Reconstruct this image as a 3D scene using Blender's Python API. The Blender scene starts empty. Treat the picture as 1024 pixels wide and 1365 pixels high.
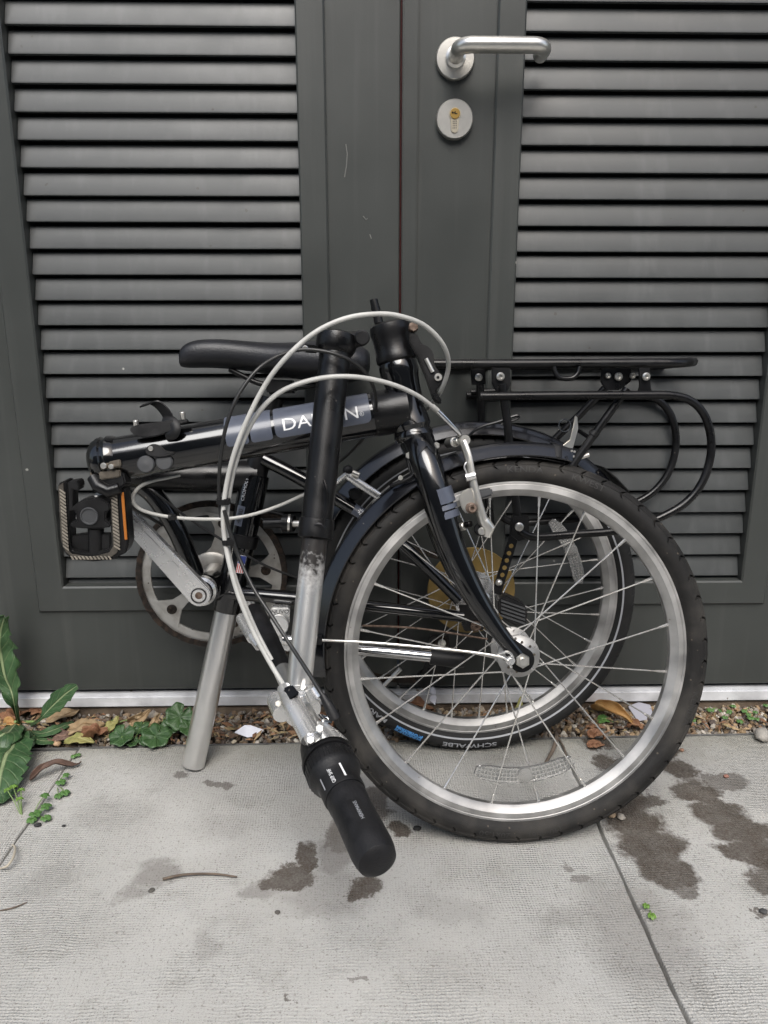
import bpy, bmesh, math, random
from mathutils import Vector, Matrix, Quaternion, noise as mnoise
R_ = math.radians
random.seed(11)
scene = bpy.context.scene
col = scene.collection

# ------------------------------------------------------------------ camera
CAM = Vector((0, -1.14, .642)); PITCH = R_(14.3); YAW = R_(1.2); FPX = 1000.0
cam = bpy.data.cameras.new('camera'); cam.sensor_fit = 'HORIZONTAL'; cam.sensor_width = 36
cam.lens = 36 * FPX / 1024; cam.clip_start = .02; cam.clip_end = 500
camo = bpy.data.objects.new('camera', cam); col.objects.link(camo)
camo.location = CAM; camo.rotation_euler = (math.pi/2 - PITCH, 0, -YAW); scene.camera = camo
# ------------------------------------------------------------------ sky, sun, exposure
SUN_EL, SUN_AZ = 52, 170
world = bpy.data.worlds.new('World'); scene.world = world; world.use_nodes = True
wn = world.node_tree.nodes; wl = world.node_tree.links; wn.clear()
sky = wn.new('ShaderNodeTexSky'); sky.sky_type = 'NISHITA'; sky.sun_disc = False
sky.sun_elevation = R_(SUN_EL); sky.sun_rotation = R_(SUN_AZ); sky.dust_density = 4; sky.air_density = 1.2
hs = wn.new('ShaderNodeHueSaturation'); hs.inputs['Saturation'].default_value = .8
bg = wn.new('ShaderNodeBackground'); bg.inputs['Strength'].default_value = .09
wo = wn.new('ShaderNodeOutputWorld')
wl.new(sky.outputs[0], hs.inputs['Color']); wl.new(hs.outputs[0], bg.inputs['Color']); wl.new(bg.outputs[0], wo.inputs[0])
sun = bpy.data.lights.new('sun', 'SUN'); sun.energy = 1.5; sun.angle = R_(36); sun.color = (1, .985, .96)
suno = bpy.data.objects.new('sun', sun); col.objects.link(suno); suno.location = (-1, -4, 5)
suno.rotation_euler = (R_(90 - SUN_EL), 0, R_(180 - SUN_AZ)*-1)
vs = scene.view_settings; vs.view_transform = 'Standard'; vs.look = 'None'; vs.exposure = 1.12; vs.gamma = 1
vs.use_curve_mapping = False
cy = scene.cycles; cy.max_bounces = 6; cy.diffuse_bounces = 3; cy.glossy_bounces = 3; cy.transmission_bounces = 5; cy.caustics_reflective = False; cy.caustics_refractive = False
cy.use_adaptive_sampling = True; cy.adaptive_threshold = .02

# ------------------------------------------------------------------ measuring helpers (photo pixel -> place at a known depth)
FW = Vector((math.sin(YAW)*math.cos(PITCH), math.cos(YAW)*math.cos(PITCH), -math.sin(PITCH)))
RT = Vector((math.cos(YAW), -math.sin(YAW), 0)); UP = RT.cross(FW)
def ray(px, py): return FW + RT*((px-512)/FPX) + UP*((682.5-py)/FPX)
def PY(px, py, Y): d = ray(px, py); return CAM + d*((Y-CAM.y)/d.y)
def PZ(px, py, Z=0.): d = ray(px, py); return CAM + d*((Z-CAM.z)/d.z)
def PD(px, py, depth): return CAM + ray(px, py)*depth
def axis_n(tilt, yaw):
    t, y = R_(tilt), R_(yaw)
    return Vector((math.sin(y)*math.cos(t), -math.cos(y)*math.cos(t), math.sin(t)))
class Plane:
    def __init__(s, c, n):
        s.c, s.n = Vector(c), n.normalized()
        s.right = Vector((0, 0, 1)).cross(s.n)*1; s.right.normalize(); s.up = s.n.cross(s.right)
        if s.right.x < 0: s.right.negate()
        if s.up.z < 0: s.up.negate()
    def __call__(s, px, py, off=0.):
        d = ray(px, py); q = s.c + s.n*off
        return CAM + d*((q-CAM).dot(s.n)/d.dot(s.n))
    def W(s, r, ang, off=0.):       # ang clockwise from top
        return s.c + s.up*(r*math.cos(ang)) + s.right*(r*math.sin(ang)) + s.n*off
FP = Plane((.1825, -.2721, .239), axis_n(11, .5))      # front half of the bicycle
RP = Plane((.1585, -.0835, .242), axis_n(5, 2.0))      # rear half, folded behind it

# ------------------------------------------------------------------ mesh helpers
def spline(pts, k=8, closed=False):
    pts = [Vector(p) for p in pts]; n = len(pts); out = []
    rng = range(n if closed else n-1)
    for i in rng:
        if closed: p0, p1, p2, p3 = pts[(i-1) % n], pts[i], pts[(i+1) % n], pts[(i+2) % n]
        else: p0, p1, p2, p3 = pts[max(i-1, 0)], pts[i], pts[i+1], pts[min(i+2, n-1)]
        for j in range(k):
            t = j/k; t2 = t*t; t3 = t2*t
            out.append(.5*((2*p1)+(p2-p0)*t+(2*p0-5*p1+4*p2-p3)*t2+(3*p1-p0-3*p2+p3)*t3))
    if not closed: out.append(pts[-1])
    return out
def lerp_list(vals, n):
    out = []
    for i in range(n):
        t = i/(n-1)*(len(vals)-1); k = min(int(t), len(vals)-2); f = t-k
        out.append(vals[k]*(1-f)+vals[k+1]*f)
    return out
class MB:
    def __init__(s): s.v = []; s.f = []; s.uv = {}; s.col = {}
    def add(s, vs_, fs, uv=None, color=None):
        o = len(s.v); s.v += [Vector(v) for v in vs_]; s.f += [[i+o for i in f] for f in fs]
        if uv:
            for i, u in enumerate(uv): s.uv[o+i] = u
        if color:
            for i in range(len(vs_)): s.col[o+i] = color
        return s
    def bm(s, bm, M=None, color=None):
        bm.verts.index_update()
        vs_ = [(M @ v.co) if M else v.co.copy() for v in bm.verts]
        fs = [[v.index for v in f.verts] for f in bm.faces]; bm.free()
        return s.add(vs_, fs, color=color)
    def tube(s, path, r, n=12, cap=True, closed=False, sq=1.0, sqdir=None, color=None):
        path = [Vector(p) for p in path]; m = len(path)
        rs = r if isinstance(r, (list, tuple)) else [r]*m
        if len(rs) != m: rs = lerp_list(list(rs), m)
        T = []
        for i in range(m):
            if closed: t = path[(i+1) % m]-path[i-1]
            else: t = path[min(i+1, m-1)]-path[max(i-1, 0)]
            T.append(t.normalized() if t.length > 1e-9 else Vector((0, 0, 1)))
        u = sqdir.copy() if sqdir else (Vector((0, 0, 1)) if abs(T[0].z) < .9 else Vector((1, 0, 0)))
        u = (u - T[0]*u.dot(T[0])).normalized(); V = []
        for i in range(m):
            if i:
                q = T[i-1].rotation_difference(T[i]); u = q @ u; u = (u-T[i]*u.dot(T[i])).normalized()
            w = T[i].cross(u)
            for k in range(n):
                a = 2*math.pi*k/n
                V.append(path[i]+u*(rs[i]*math.cos(a)*sq)+w*(rs[i]*math.sin(a)))
        F = []
        for i in range(m if closed else m-1):
            a = i*n; b = ((i+1) % m)*n
            for k in range(n): F.append([a+k, a+(k+1) % n, b+(k+1) % n, b+k])
        if cap and not closed: F.append(list(range(n))[::-1]); F.append([(m-1)*n+k for k in range(n)])
        return s.add(V, F, color=color)
    def cyl(s, a, b, r, n=20, bev=0., r2=None):
        a, b = Vector(a), Vector(b); d = (b-a); L = d.length; d.normalize(); r2 = r if r2 is None else r2
        if bev: pr = [(0, 0), (r-bev, 0), (r, bev), (r2, L-bev), (r2-bev, L), (0, L)]
        else: pr = [(0, 0), (r, 0), (r2, L), (0, L)]
        return s.lathe(pr, a, d, n)
    def lathe(s, prof, o, ax, n=32, closed=False, ref=None):
        o = Vector(o); ax = Vector(ax).normalized()
        u = ref or (Vector((0, 0, 1)) if abs(ax.z) < .9 else Vector((1, 0, 0)))
        u = (u-ax*u.dot(ax)).normalized(); w = ax.cross(u); V = []; idx = []
        for (r, h) in prof:
            if r <= 1e-7: idx.append([len(V)]*n); V.append(o+ax*h)
            else:
                idx.append(list(range(len(V), len(V)+n)))
                for k in range(n):
                    a = 2*math.pi*k/n; V.append(o+ax*h+(u*math.cos(a)+w*math.sin(a))*r)
        F = []; m = len(prof)
        for i in range(m if closed else m-1):
            A, B = idx[i], idx[(i+1) % m]
            for k in range(n):
                f = [A[k], A[(k+1) % n], B[(k+1) % n], B[k]]
                g = []
                for q in f:
                    if q not in g: g.append(q)
                if len(g) > 2: F.append(g)
        return s.add(V, F)
    def hexa(s, c, ax, r, h, hole=False):
        c = Vector(c); ax = Vector(ax).normalized()
        s.lathe([(0, 0), (r, 0), (r, h*.85), (r*.9, h), (0, h)], c, ax, 6)
        return s
    def prism(s, loop, ext, bev=0., seg=2, color=None):
        bm = bmesh.new(); ext = Vector(ext)
        vs_ = [bm.verts.new(Vector(p)) for p in loop]; f = bm.faces.new(vs_)
        f.normal_update()
        if f.normal.dot(ext) > 0: f.normal_flip()
        r = bmesh.ops.extrude_face_region(bm, geom=[f])
        nv = [g for g in r['geom'] if isinstance(g, bmesh.types.BMVert)]
        bmesh.ops.translate(bm, verts=nv, vec=ext)
        bmesh.ops.recalc_face_normals(bm, faces=bm.faces)
        if bev: bmesh.ops.bevel(bm, geom=list(bm.edges), offset=bev, segments=seg, affect='EDGES', clamp_overlap=True)
        return s.bm(bm, color=color)
    def box(s, c, half, rot=None, bev=0., seg=2):
        bm = bmesh.new(); bmesh.ops.create_cube(bm, size=2)
        for v in bm.verts: v.co = Vector((v.co.x*half[0], v.co.y*half[1], v.co.z*half[2]))
        if bev: bmesh.ops.bevel(bm, geom=list(bm.edges), offset=bev, segments=seg, affect='EDGES', clamp_overlap=True)
        M = Matrix.Translation(Vector(c)) @ (rot.to_4x4() if rot else Matrix.Identity(4))
        return s.bm(bm, M)
    def blob(s, c, half, rot=None, sub=2, jit=.12, seed=0, color=None):
        bm = bmesh.new(); bmesh.ops.create_icosphere(bm, subdivisions=sub, radius=1)
        for v in bm.verts:
            k = 1+jit*mnoise.noise(v.co*1.7+Vector((seed*3.1, seed*1.7, seed)))*2
            v.co = Vector((v.co.x*half[0]*k, v.co.y*half[1]*k, v.co.z*half[2]*k))
        M = Matrix.Translation(Vector(c)) @ (rot.to_4x4() if rot else Matrix.Identity(4))
        return s.bm(bm, M, color=color)
    def mesh(s, name, mat, origin=Vector((0, 0, 0)), ang=38, smooth=True):
        me = bpy.data.meshes.new(name)
        me.from_pydata([tuple(v-origin) for v in s.v], [], s.f); me.update()
        if mat: me.materials.append(mat)
        bm = bmesh.new(); bm.from_mesh(me); bmesh.ops.recalc_face_normals(bm, faces=bm.faces); bm.to_mesh(me); bm.free()
        if s.uv:
            ul = me.uv_layers.new(name='uv')
            for lp in me.loops: ul.data[lp.index].uv = s.uv.get(lp.vertex_index, (0, 0))
        if s.col:
            ca = me.color_attributes.new('tint', 'FLOAT_COLOR', 'POINT')
            for i in range(len(s.v)): ca.data[i].color = (*s.col.get(i, (1, 1, 1)), 1)
        if smooth:
            me.polygons.foreach_set('use_smooth', [True]*len(me.polygons)); me.set_sharp_from_angle(angle=R_(ang))
        return me
def root_of(o):
    while o.parent: o = o.parent
    return o
def obj(name, mb, mat, parent=None, ang=38, smooth=True, label=None):
    org = root_of(parent).location.copy() if parent else Vector((0, 0, 0))
    o = bpy.data.objects.new(name, mb.mesh(name, mat, org, ang, smooth)); col.objects.link(o)
    if parent: o.parent = parent
    if label: o['label'] = label
    return o
def single(name, mb, mat, loc, label, cat, group=None, ang=38):
    loc = Vector(loc); o = bpy.data.objects.new(name, mb.mesh(name, mat, loc, ang)); col.objects.link(o); o.location = loc
    return tag(o, label, cat, group)
def tag(o, label, cat, group=None):
    o['label'] = label; o['category'] = cat
    if group: o['group'] = group
    return o
def thing(name, loc, label, cat, group=None):
    o = bpy.data.objects.new(name, None); o.empty_display_size = .05; col.objects.link(o); o.location = loc
    return tag(o, label, cat, group)
def text_mb(txt, size, sx=1.0, sub=1, align='LEFT', offset=0.):
    cu = bpy.data.curves.new('txt', 'FONT'); cu.body = txt; cu.size = size; cu.align_x = align; cu.resolution_u = 3; cu.offset = offset
    o = bpy.data.objects.new('txt', cu); col.objects.link(o)
    me = bpy.data.meshes.new_from_object(o); bpy.data.objects.remove(o); bpy.data.curves.remove(cu)
    bm = bmesh.new(); bm.from_mesh(me); bpy.data.meshes.remove(me)
    bmesh.ops.triangulate(bm, faces=bm.faces)
    for _ in range(sub):
        bmesh.ops.subdivide_edges(bm, edges=bm.edges, cuts=1, use_grid_fill=True)
        bmesh.ops.triangulate(bm, faces=bm.faces)
    bm.verts.index_update()
    V = [(v.co.x*sx, v.co.y) for v in bm.verts]; F = [[v.index for v in f.verts] for f in bm.faces]; bm.free()
    return V, F

# ------------------------------------------------------------------ materials
def mat(name, base, rough=.5, metal=0., spec=.5, coat=0., var=.0, vscale=20., base2=None, bump=0., bscale=200., rvar=0., emis=None, trans=0., alpha=1., sheen=0., detail=4., thr=None):
    m = bpy.data.materials.new(name); m.use_nodes = True; N = m.node_tree.nodes; L = m.node_tree.links
    b = N['Principled BSDF']; b.inputs['Base Color'].default_value = (*base, 1); b.inputs['Roughness'].default_value = rough
    b.inputs['Metallic'].default_value = metal; b.inputs['Specular IOR Level'].default_value = spec
    b.inputs['Coat Weight'].default_value = coat; b.inputs['Coat Roughness'].default_value = .06
    b.inputs['Transmission Weight'].default_value = trans; b.inputs['Alpha'].default_value = alpha
    tc = N.new('ShaderNodeNewGeometry')
    if var or base2:
        nt = N.new('ShaderNodeTexNoise'); nt.inputs['Scale'].default_value = vscale; nt.inputs['Detail'].default_value = detail
        L.new(tc.outputs['Position'], nt.inputs['Vector'])
        mr = N.new('ShaderNodeMapRange'); a, c = thr if thr else (.35, .68); mr.inputs[1].default_value = a; mr.inputs[2].default_value = c
        L.new(nt.outputs['Fac'], mr.inputs[0])
        mx = N.new('ShaderNodeMix'); mx.data_type = 'RGBA'
        c1 = base if base2 else tuple(x*(1-var) for x in base); c2 = base2 if base2 else tuple(min(1, x*(1+var)) for x in base)
        mx.inputs[6].default_value = (*c1, 1); mx.inputs[7].default_value = (*c2, 1)
        L.new(mr.outputs[0], mx.inputs[0]); L.new(mx.outputs[2], b.inputs['Base Color'])
        if rvar:
            mr2 = N.new('ShaderNodeMapRange'); mr2.inputs[1].default_value = .3; mr2.inputs[2].default_value = .7
            mr2.inputs[3].default_value = max(.02, rough-rvar); mr2.inputs[4].default_value = min(1, rough+rvar)
            L.new(nt.outputs['Fac'], mr2.inputs[0]); L.new(mr2.outputs[0], b.inputs['Roughness'])
    if bump:
        n2 = N.new('ShaderNodeTexNoise'); n2.inputs['Scale'].default_value = bscale; n2.inputs['Detail'].default_value = 3
        L.new(tc.outputs['Position'], n2.inputs['Vector'])
        bp = N.new('ShaderNodeBump'); bp.inputs['Strength'].default_value = 1; bp.inputs['Distance'].default_value = bump
        L.new(n2.outputs['Fac'], bp.inputs['Height']); L.new(bp.outputs[0], b.inputs['Normal'])
    return m
def nodes(m): return m.node_tree.nodes, m.node_tree.links, m.node_tree.nodes['Principled BSDF']
def speckle(m, colr, scale, thresh, amount=1.0):
    """tiny specks and scuffs of another real colour on top of the base colour"""
    N, L, b = nodes(m); tc = N.new('ShaderNodeNewGeometry')
    vo = N.new('ShaderNodeTexVoronoi'); vo.inputs['Scale'].default_value = scale
    L.new(tc.outputs['Position'], vo.inputs['Vector'])
    sep = N.new('ShaderNodeSeparateColor'); L.new(vo.outputs['Color'], sep.inputs[0])
    lt = N.new('ShaderNodeMath'); lt.operation = 'LESS_THAN'; lt.inputs[1].default_value = thresh; L.new(sep.outputs[0], lt.inputs[0])
    nz = N.new('ShaderNodeTexNoise'); nz.inputs['Scale'].default_value = scale*3; L.new(tc.outputs['Position'], nz.inputs['Vector'])
    ad = N.new('ShaderNodeMath'); ad.operation = 'MULTIPLY_ADD'; ad.inputs[1].default_value = .35; L.new(nz.outputs[0], ad.inputs[0]); L.new(vo.outputs['Distance'], ad.inputs[2])
    d = N.new('ShaderNodeMapRange'); d.inputs[1].default_value = .30; d.inputs[2].default_value = .36; d.inputs[3].default_value = amount; d.inputs[4].default_value = 0
    L.new(ad.outputs[0], d.inputs[0])
    mu = N.new('ShaderNodeMath'); mu.operation = 'MULTIPLY'; L.new(lt.outputs[0], mu.inputs[0]); L.new(d.outputs[0], mu.inputs[1])
    mx = N.new('ShaderNodeMix'); mx.data_type = 'RGBA'; mx.inputs[7].default_value = (*colr, 1)
    src = b.inputs['Base Color']
    if src.links: L.new(src.links[0].from_socket, mx.inputs[6])
    else: mx.inputs[6].default_value = src.default_value
    L.new(mu.outputs[0], mx.inputs[0]); L.new(mx.outputs[2], b.inputs['Base Color'])
    return m
def tinted(m):
    N, L, b = nodes(m); a = N.new('ShaderNodeAttribute'); a.attribute_name = 'tint'
    mx = N.new('ShaderNodeMix'); mx.data_type = 'RGBA'; mx.blend_type = 'MULTIPLY'; mx.inputs[0].default_value = 1
    src = b.inputs['Base Color']
    if src.links: L.new(src.links[0].from_socket, mx.inputs[6])
    else: mx.inputs[6].default_value = src.default_value
    L.new(a.outputs['Color'], mx.inputs[7]); L.new(mx.outputs[2], b.inputs['Base Color'])
    return m
M = {}
M['door'] = speckle(speckle(mat('door_paint', (.039, .0425, .0400), .42, spec=.5, var=.09, vscale=6, rvar=.05, bump=.00007, bscale=420), (.24, .24, .22), 75, .006), (.03, .03, .026), 48, .010, .8)
M['slat'] = speckle(speckle(mat('slat_paint', (.053, .0570, .0575), .46, spec=.5, var=.10, vscale=13, rvar=.06, bump=.00004, bscale=300), (.3, .3, .28), 60, .006), (.025, .022, .018), 75, .02, .8)
def streaks(m, colr, amt):
    N, L, b = nodes(m); g = N.new('ShaderNodeNewGeometry'); mp = N.new('ShaderNodeMapping'); mp.inputs[3].default_value = (46, 46, 2.2); L.new(g.outputs['Position'], mp.inputs[0])
    nz = N.new('ShaderNodeTexNoise'); nz.inputs['Scale'].default_value = 1; nz.inputs['Detail'].default_value = 5; L.new(mp.outputs[0], nz.inputs['Vector'])
    mr = N.new('ShaderNodeMapRange'); mr.inputs[1].default_value = .54; mr.inputs[2].default_value = .78; mr.inputs[3].default_value = 0; mr.inputs[4].default_value = amt; L.new(nz.outputs[0], mr.inputs[0])
    mx = N.new('ShaderNodeMix'); mx.data_type = 'RGBA'; L.new(b.inputs['Base Color'].links[0].from_socket, mx.inputs[6]); mx.inputs[7].default_value = (*colr, 1); L.new(mr.outputs[0], mx.inputs[0]); L.new(mx.outputs[2], b.inputs['Base Color'])
streaks(M['door'], (.070, .073, .069), .5); streaks(M['slat'], (.092, .096, .096), .5)
M['cavity_shade'] = mat('painted_cavity_shade', (.01, .01, .01), .9)  # near-black colour stands in for the shade inside gaps, holes and slots
M['steel'] = mat('satin_steel', (.72, .70, .65), .30, .9, var=.06, vscale=60, bump=.00005, bscale=900)
M['brass'] = mat('brass', (.75, .48, .15), .3, 1)
M['strip'] = speckle(mat('painted_strip', (.62, .63, .65), .45, .15, var=.2, vscale=22, bump=.0003, bscale=150), (.16, .12, .08), 50, .07)
M['plinth'] = mat('earthy_plinth', (.085, .060, .042), .95, var=.4, vscale=30, bump=.002, bscale=90, base2=(.16, .125, .09))
M['soil'] = mat('soil', (.055, .04, .028), .95, var=.4, vscale=60, bump=.004, bscale=120)
M['asphalt'] = mat('asphalt', (.05, .05, .05), .9, var=.3, vscale=80, bump=.002, bscale=200)
M['edging'] = mat('edging', (.17, .17, .165), .55, .4, var=.3, vscale=30)
M['cladding'] = mat('wall_cladding', (.07, .07, .064), .5, var=.1, vscale=3)
M['gloss'] = mat('black_gloss_paint', (.0024, .0025, .003), .15, spec=.5, coat=.6, var=.3, vscale=14, rvar=.06)
M['gloss'] = speckle(M['gloss'], (.10, .09, .075), 140, .02, .7)
M['satin'] = speckle(mat('black_satin', (.0042, .0042, .0047), .33, spec=.36, var=.35, vscale=30, rvar=.1, bump=.00015, bscale=500), (.12, .11, .10), 170, .025, .6)
M['plastic'] = mat('black_plastic', (.0068, .0068, .0074), .48, spec=.36, var=.35, vscale=45, rvar=.12, bump=.0002, bscale=600)
M['fender'] = speckle(mat('fender_plastic', (.0055, .0058, .0075), .18, spec=.6, coat=.2, var=.3, vscale=12, rvar=.08), (.13, .12, .10), 150, .03, .6)
M['rubber'] = speckle(mat('tyre_rubber', (.0105, .0100, .0096), .64, spec=.28, var=.4, vscale=25, rvar=.12, bump=.0005, bscale=1300, base2=(.040, .037, .033), thr=(.44, .70)), (.16, .13, .10), 150, .10, .5)
M['rubber2'] = mat('tyre_rubber_rear', (.0115, .0115, .0115), .68, spec=.30, var=.3, vscale=25, bump=.0002, bscale=700)
M['grip'] = mat('grip_rubber', (.0078, .0078, .0090), .54, spec=.36, var=.35, vscale=60, rvar=.12, bump=.0004, bscale=900)
M['rim'] = speckle(mat('rim_aluminium', (.44, .435, .425), .54, .95, var=.24, vscale=28, rvar=.10, bump=.0001, bscale=400), (.16, .12, .09), 130, .02, .5)
M['spoke'] = mat('spoke_steel', (.78, .77, .74), .25, .85, var=.25, vscale=60, base2=(.60, .54, .47), thr=(.5, .85))
M['alu'] = speckle(mat('cast_aluminium', (.76, .76, .75), .26, .8, var=.06, vscale=40, rvar=.07, bump=.00004, bscale=300), (.2, .16, .13), 220, .03, .6)
M['chrome'] = mat('chrome', (.75, .75, .75), .14, 1, var=.08, vscale=40)
M['post'] = mat('scuffed_seatpost', (.76, .755, .74), .29, .95, var=.03, vscale=45)
M['cable'] = mat('white_cable', (.42, .42, .40), .42, var=.12, vscale=35)
M['cable'] = speckle(M['cable'], (.12, .10, .08), 260, .10, .6)
M['cablek'] = mat('black_cable', (.015, .015, .015), .4)
M['decal'] = mat('slate_decal', (.075, .085, .112), .3, coat=.15, var=.1, vscale=40)
M['decalw'] = mat('white_lettering', (.78, .79, .80), .35)
M['decalg'] = mat('grey_lettering', (.30, .31, .33), .4)
M['decalb'] = mat('blue_lettering', (.06, .22, .50), .4)
M['emboss'] = mat('embossed_rubber', (.026, .025, .024), .7)
M['saddle'] = mat('saddle_vinyl', (.0085, .009, .0115), .42, spec=.5, var=.2, vscale=30, bump=.0004, bscale=420)
M['ring'] = speckle(mat('dirty_chainring', (.55, .54, .51), .42, .75, var=.3, vscale=45, base2=(.30, .275, .245), thr=(.42, .75)), (.06, .045, .035), 110, .12, .8)
M['chain'] = mat('rusty_chain', (.026, .021, .018), .55, .6, var=.4, vscale=120, base2=(.085, .058, .042), thr=(.45, .75))
M['disc'] = mat('yellow_disc', (.23, .155, .045), .5, var=.15, vscale=25, base2=(.16, .105, .03))
M['amber'] = mat('amber_reflector', (.36, .12, .015), .3, coat=.3)
M['clear'] = mat('clear_reflector', (.90, .90, .88), .2, trans=.85)
M['clearsolid'] = mat('prism_backing', (.80, .80, .79), .25, trans=.2)
M['tread'] = mat('pedal_tread', (.20, .18, .15), .8, var=.25, vscale=90)
M['treadbase'] = mat('pedal_tread_base', (.05, .044, .036), .85, var=.3, vscale=90)
M['rust'] = mat('rusty_bolt', (.07, .045, .032), .6, .5, var=.4, vscale=150, base2=(.19, .14, .11))
M['bronze'] = mat('hinge_metal', (.19, .165, .135), .40, .9, var=.35, vscale=60)
M['grey_rubber'] = mat('grey_rubber_cap', (.045, .047, .05), .55)
M['dust_alu'] = mat('dull_handle_stem', (.74, .735, .72), .32, .9, var=.05, vscale=30, bump=.0001, bscale=400)
def stain_stem():
    m = M['dust_alu']; N, L, b = nodes(m); g = N.new('ShaderNodeNewGeometry'); sp = N.new('ShaderNodeSeparateXYZ'); L.new(g.outputs['Position'], sp.inputs[0])
    nz = N.new('ShaderNodeTexNoise'); nz.inputs['Scale'].default_value = 160; nz.inputs['Detail'].default_value = 5; L.new(g.outputs['Position'], nz.inputs['Vector'])
    ma = N.new('ShaderNodeMath'); ma.operation = 'MULTIPLY_ADD'; ma.inputs[1].default_value = .075; L.new(nz.outputs[0], ma.inputs[0]); L.new(sp.outputs[2], ma.inputs[2])
    z0 = STEM_Z
    mr = N.new('ShaderNodeMapRange'); mr.inputs[1].default_value = z0+.022; mr.inputs[2].default_value = z0+.060; L.new(ma.outputs[0], mr.inputs[0])
    mx = N.new('ShaderNodeMix'); mx.data_type = 'RGBA'; L.new(b.inputs['Base Color'].links[0].from_socket, mx.inputs[6]); mx.inputs[7].default_value = (.02, .018, .017, 1)
    L.new(mr.outputs[0], mx.inputs[0]); L.new(mx.outputs[2], b.inputs['Base Color'])
    inv = N.new('ShaderNodeMath'); inv.operation = 'SUBTRACT'; inv.inputs[0].default_value = .9; L.new(mr.outputs[0], inv.inputs[1]); L.new(inv.outputs[0], b.inputs['Metallic'])

# stain shapes on the paving, each a real place: photo pixel -> ground
STAINS = []   # (x, y, half x, half y, turn, strength)
def st(px, py, rx, ry, k=1., turn=0.):
    a = PZ(px, py); bx = PZ(px+rx, py)-a; by = PZ(px, py+ry)-a
    STAINS.append((a.x, a.y, max(.004, bx.length), max(.004, by.length), R_(turn), k))
for q in [(798, 990, 22, 10, 1), (815, 1018, 22, 16, 1), (835, 1060, 26, 24, 1), (846, 1095, 40, 24, 1), (866, 1128, 48, 26, 1), (892, 1158, 44, 24, 1), (916, 1184, 28, 14, .8), (868, 1068, 24, 8, .9), (815, 1085, 16, 16, .7),
          (888, 1006, 24, 9, 1), (912, 1028, 28, 12, 1), (930, 1054, 34, 16, 1), (958, 1082, 38, 18, 1), (990, 1106, 44, 18, 1), (1018, 1138, 40, 26, 1), (985, 1134, 34, 14, 1), (968, 1042, 34, 7, .7), (1014, 1172, 26, 16, .9),
          (409, 1148, 17, 26, 1), (384, 1170, 32, 15, 1), (350, 1186, 26, 12, .4), (462, 1110, 30, 34, .75), (452, 1140, 24, 30, .5), (488, 1188, 20, 16, 1), (440, 1192, 54, 26, .34), (530, 1106, 20, 12, 1.1),
          (505, 1070, 22, 26, .85), (212, 1165, 28, 16, .5), (180, 1192, 16, 10, .4), (290, 1047, 22, 5, .7), (242, 1033, 16, 5, .7), (275, 1255, 14, 16, .22), (780, 1176, 14, 10, .6), (758, 1158, 6, 5, .6),
          (1012, 1220, 12, 5, .9), (740, 1225, 30, 14, .25), (60, 1180, 34, 20, .16), (650, 1300, 70, 34, .12), (850, 1240, 60, 64, .36), (480, 1308, 12, 4, .6), (395, 1338, 5, 3, .8), (600, 1215, 40, 18, .16), (150, 1080, 50, 16, .14), (300, 1100, 40, 14, .14), (905, 1280, 30, 40, .25)]:
    st(*q)
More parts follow.
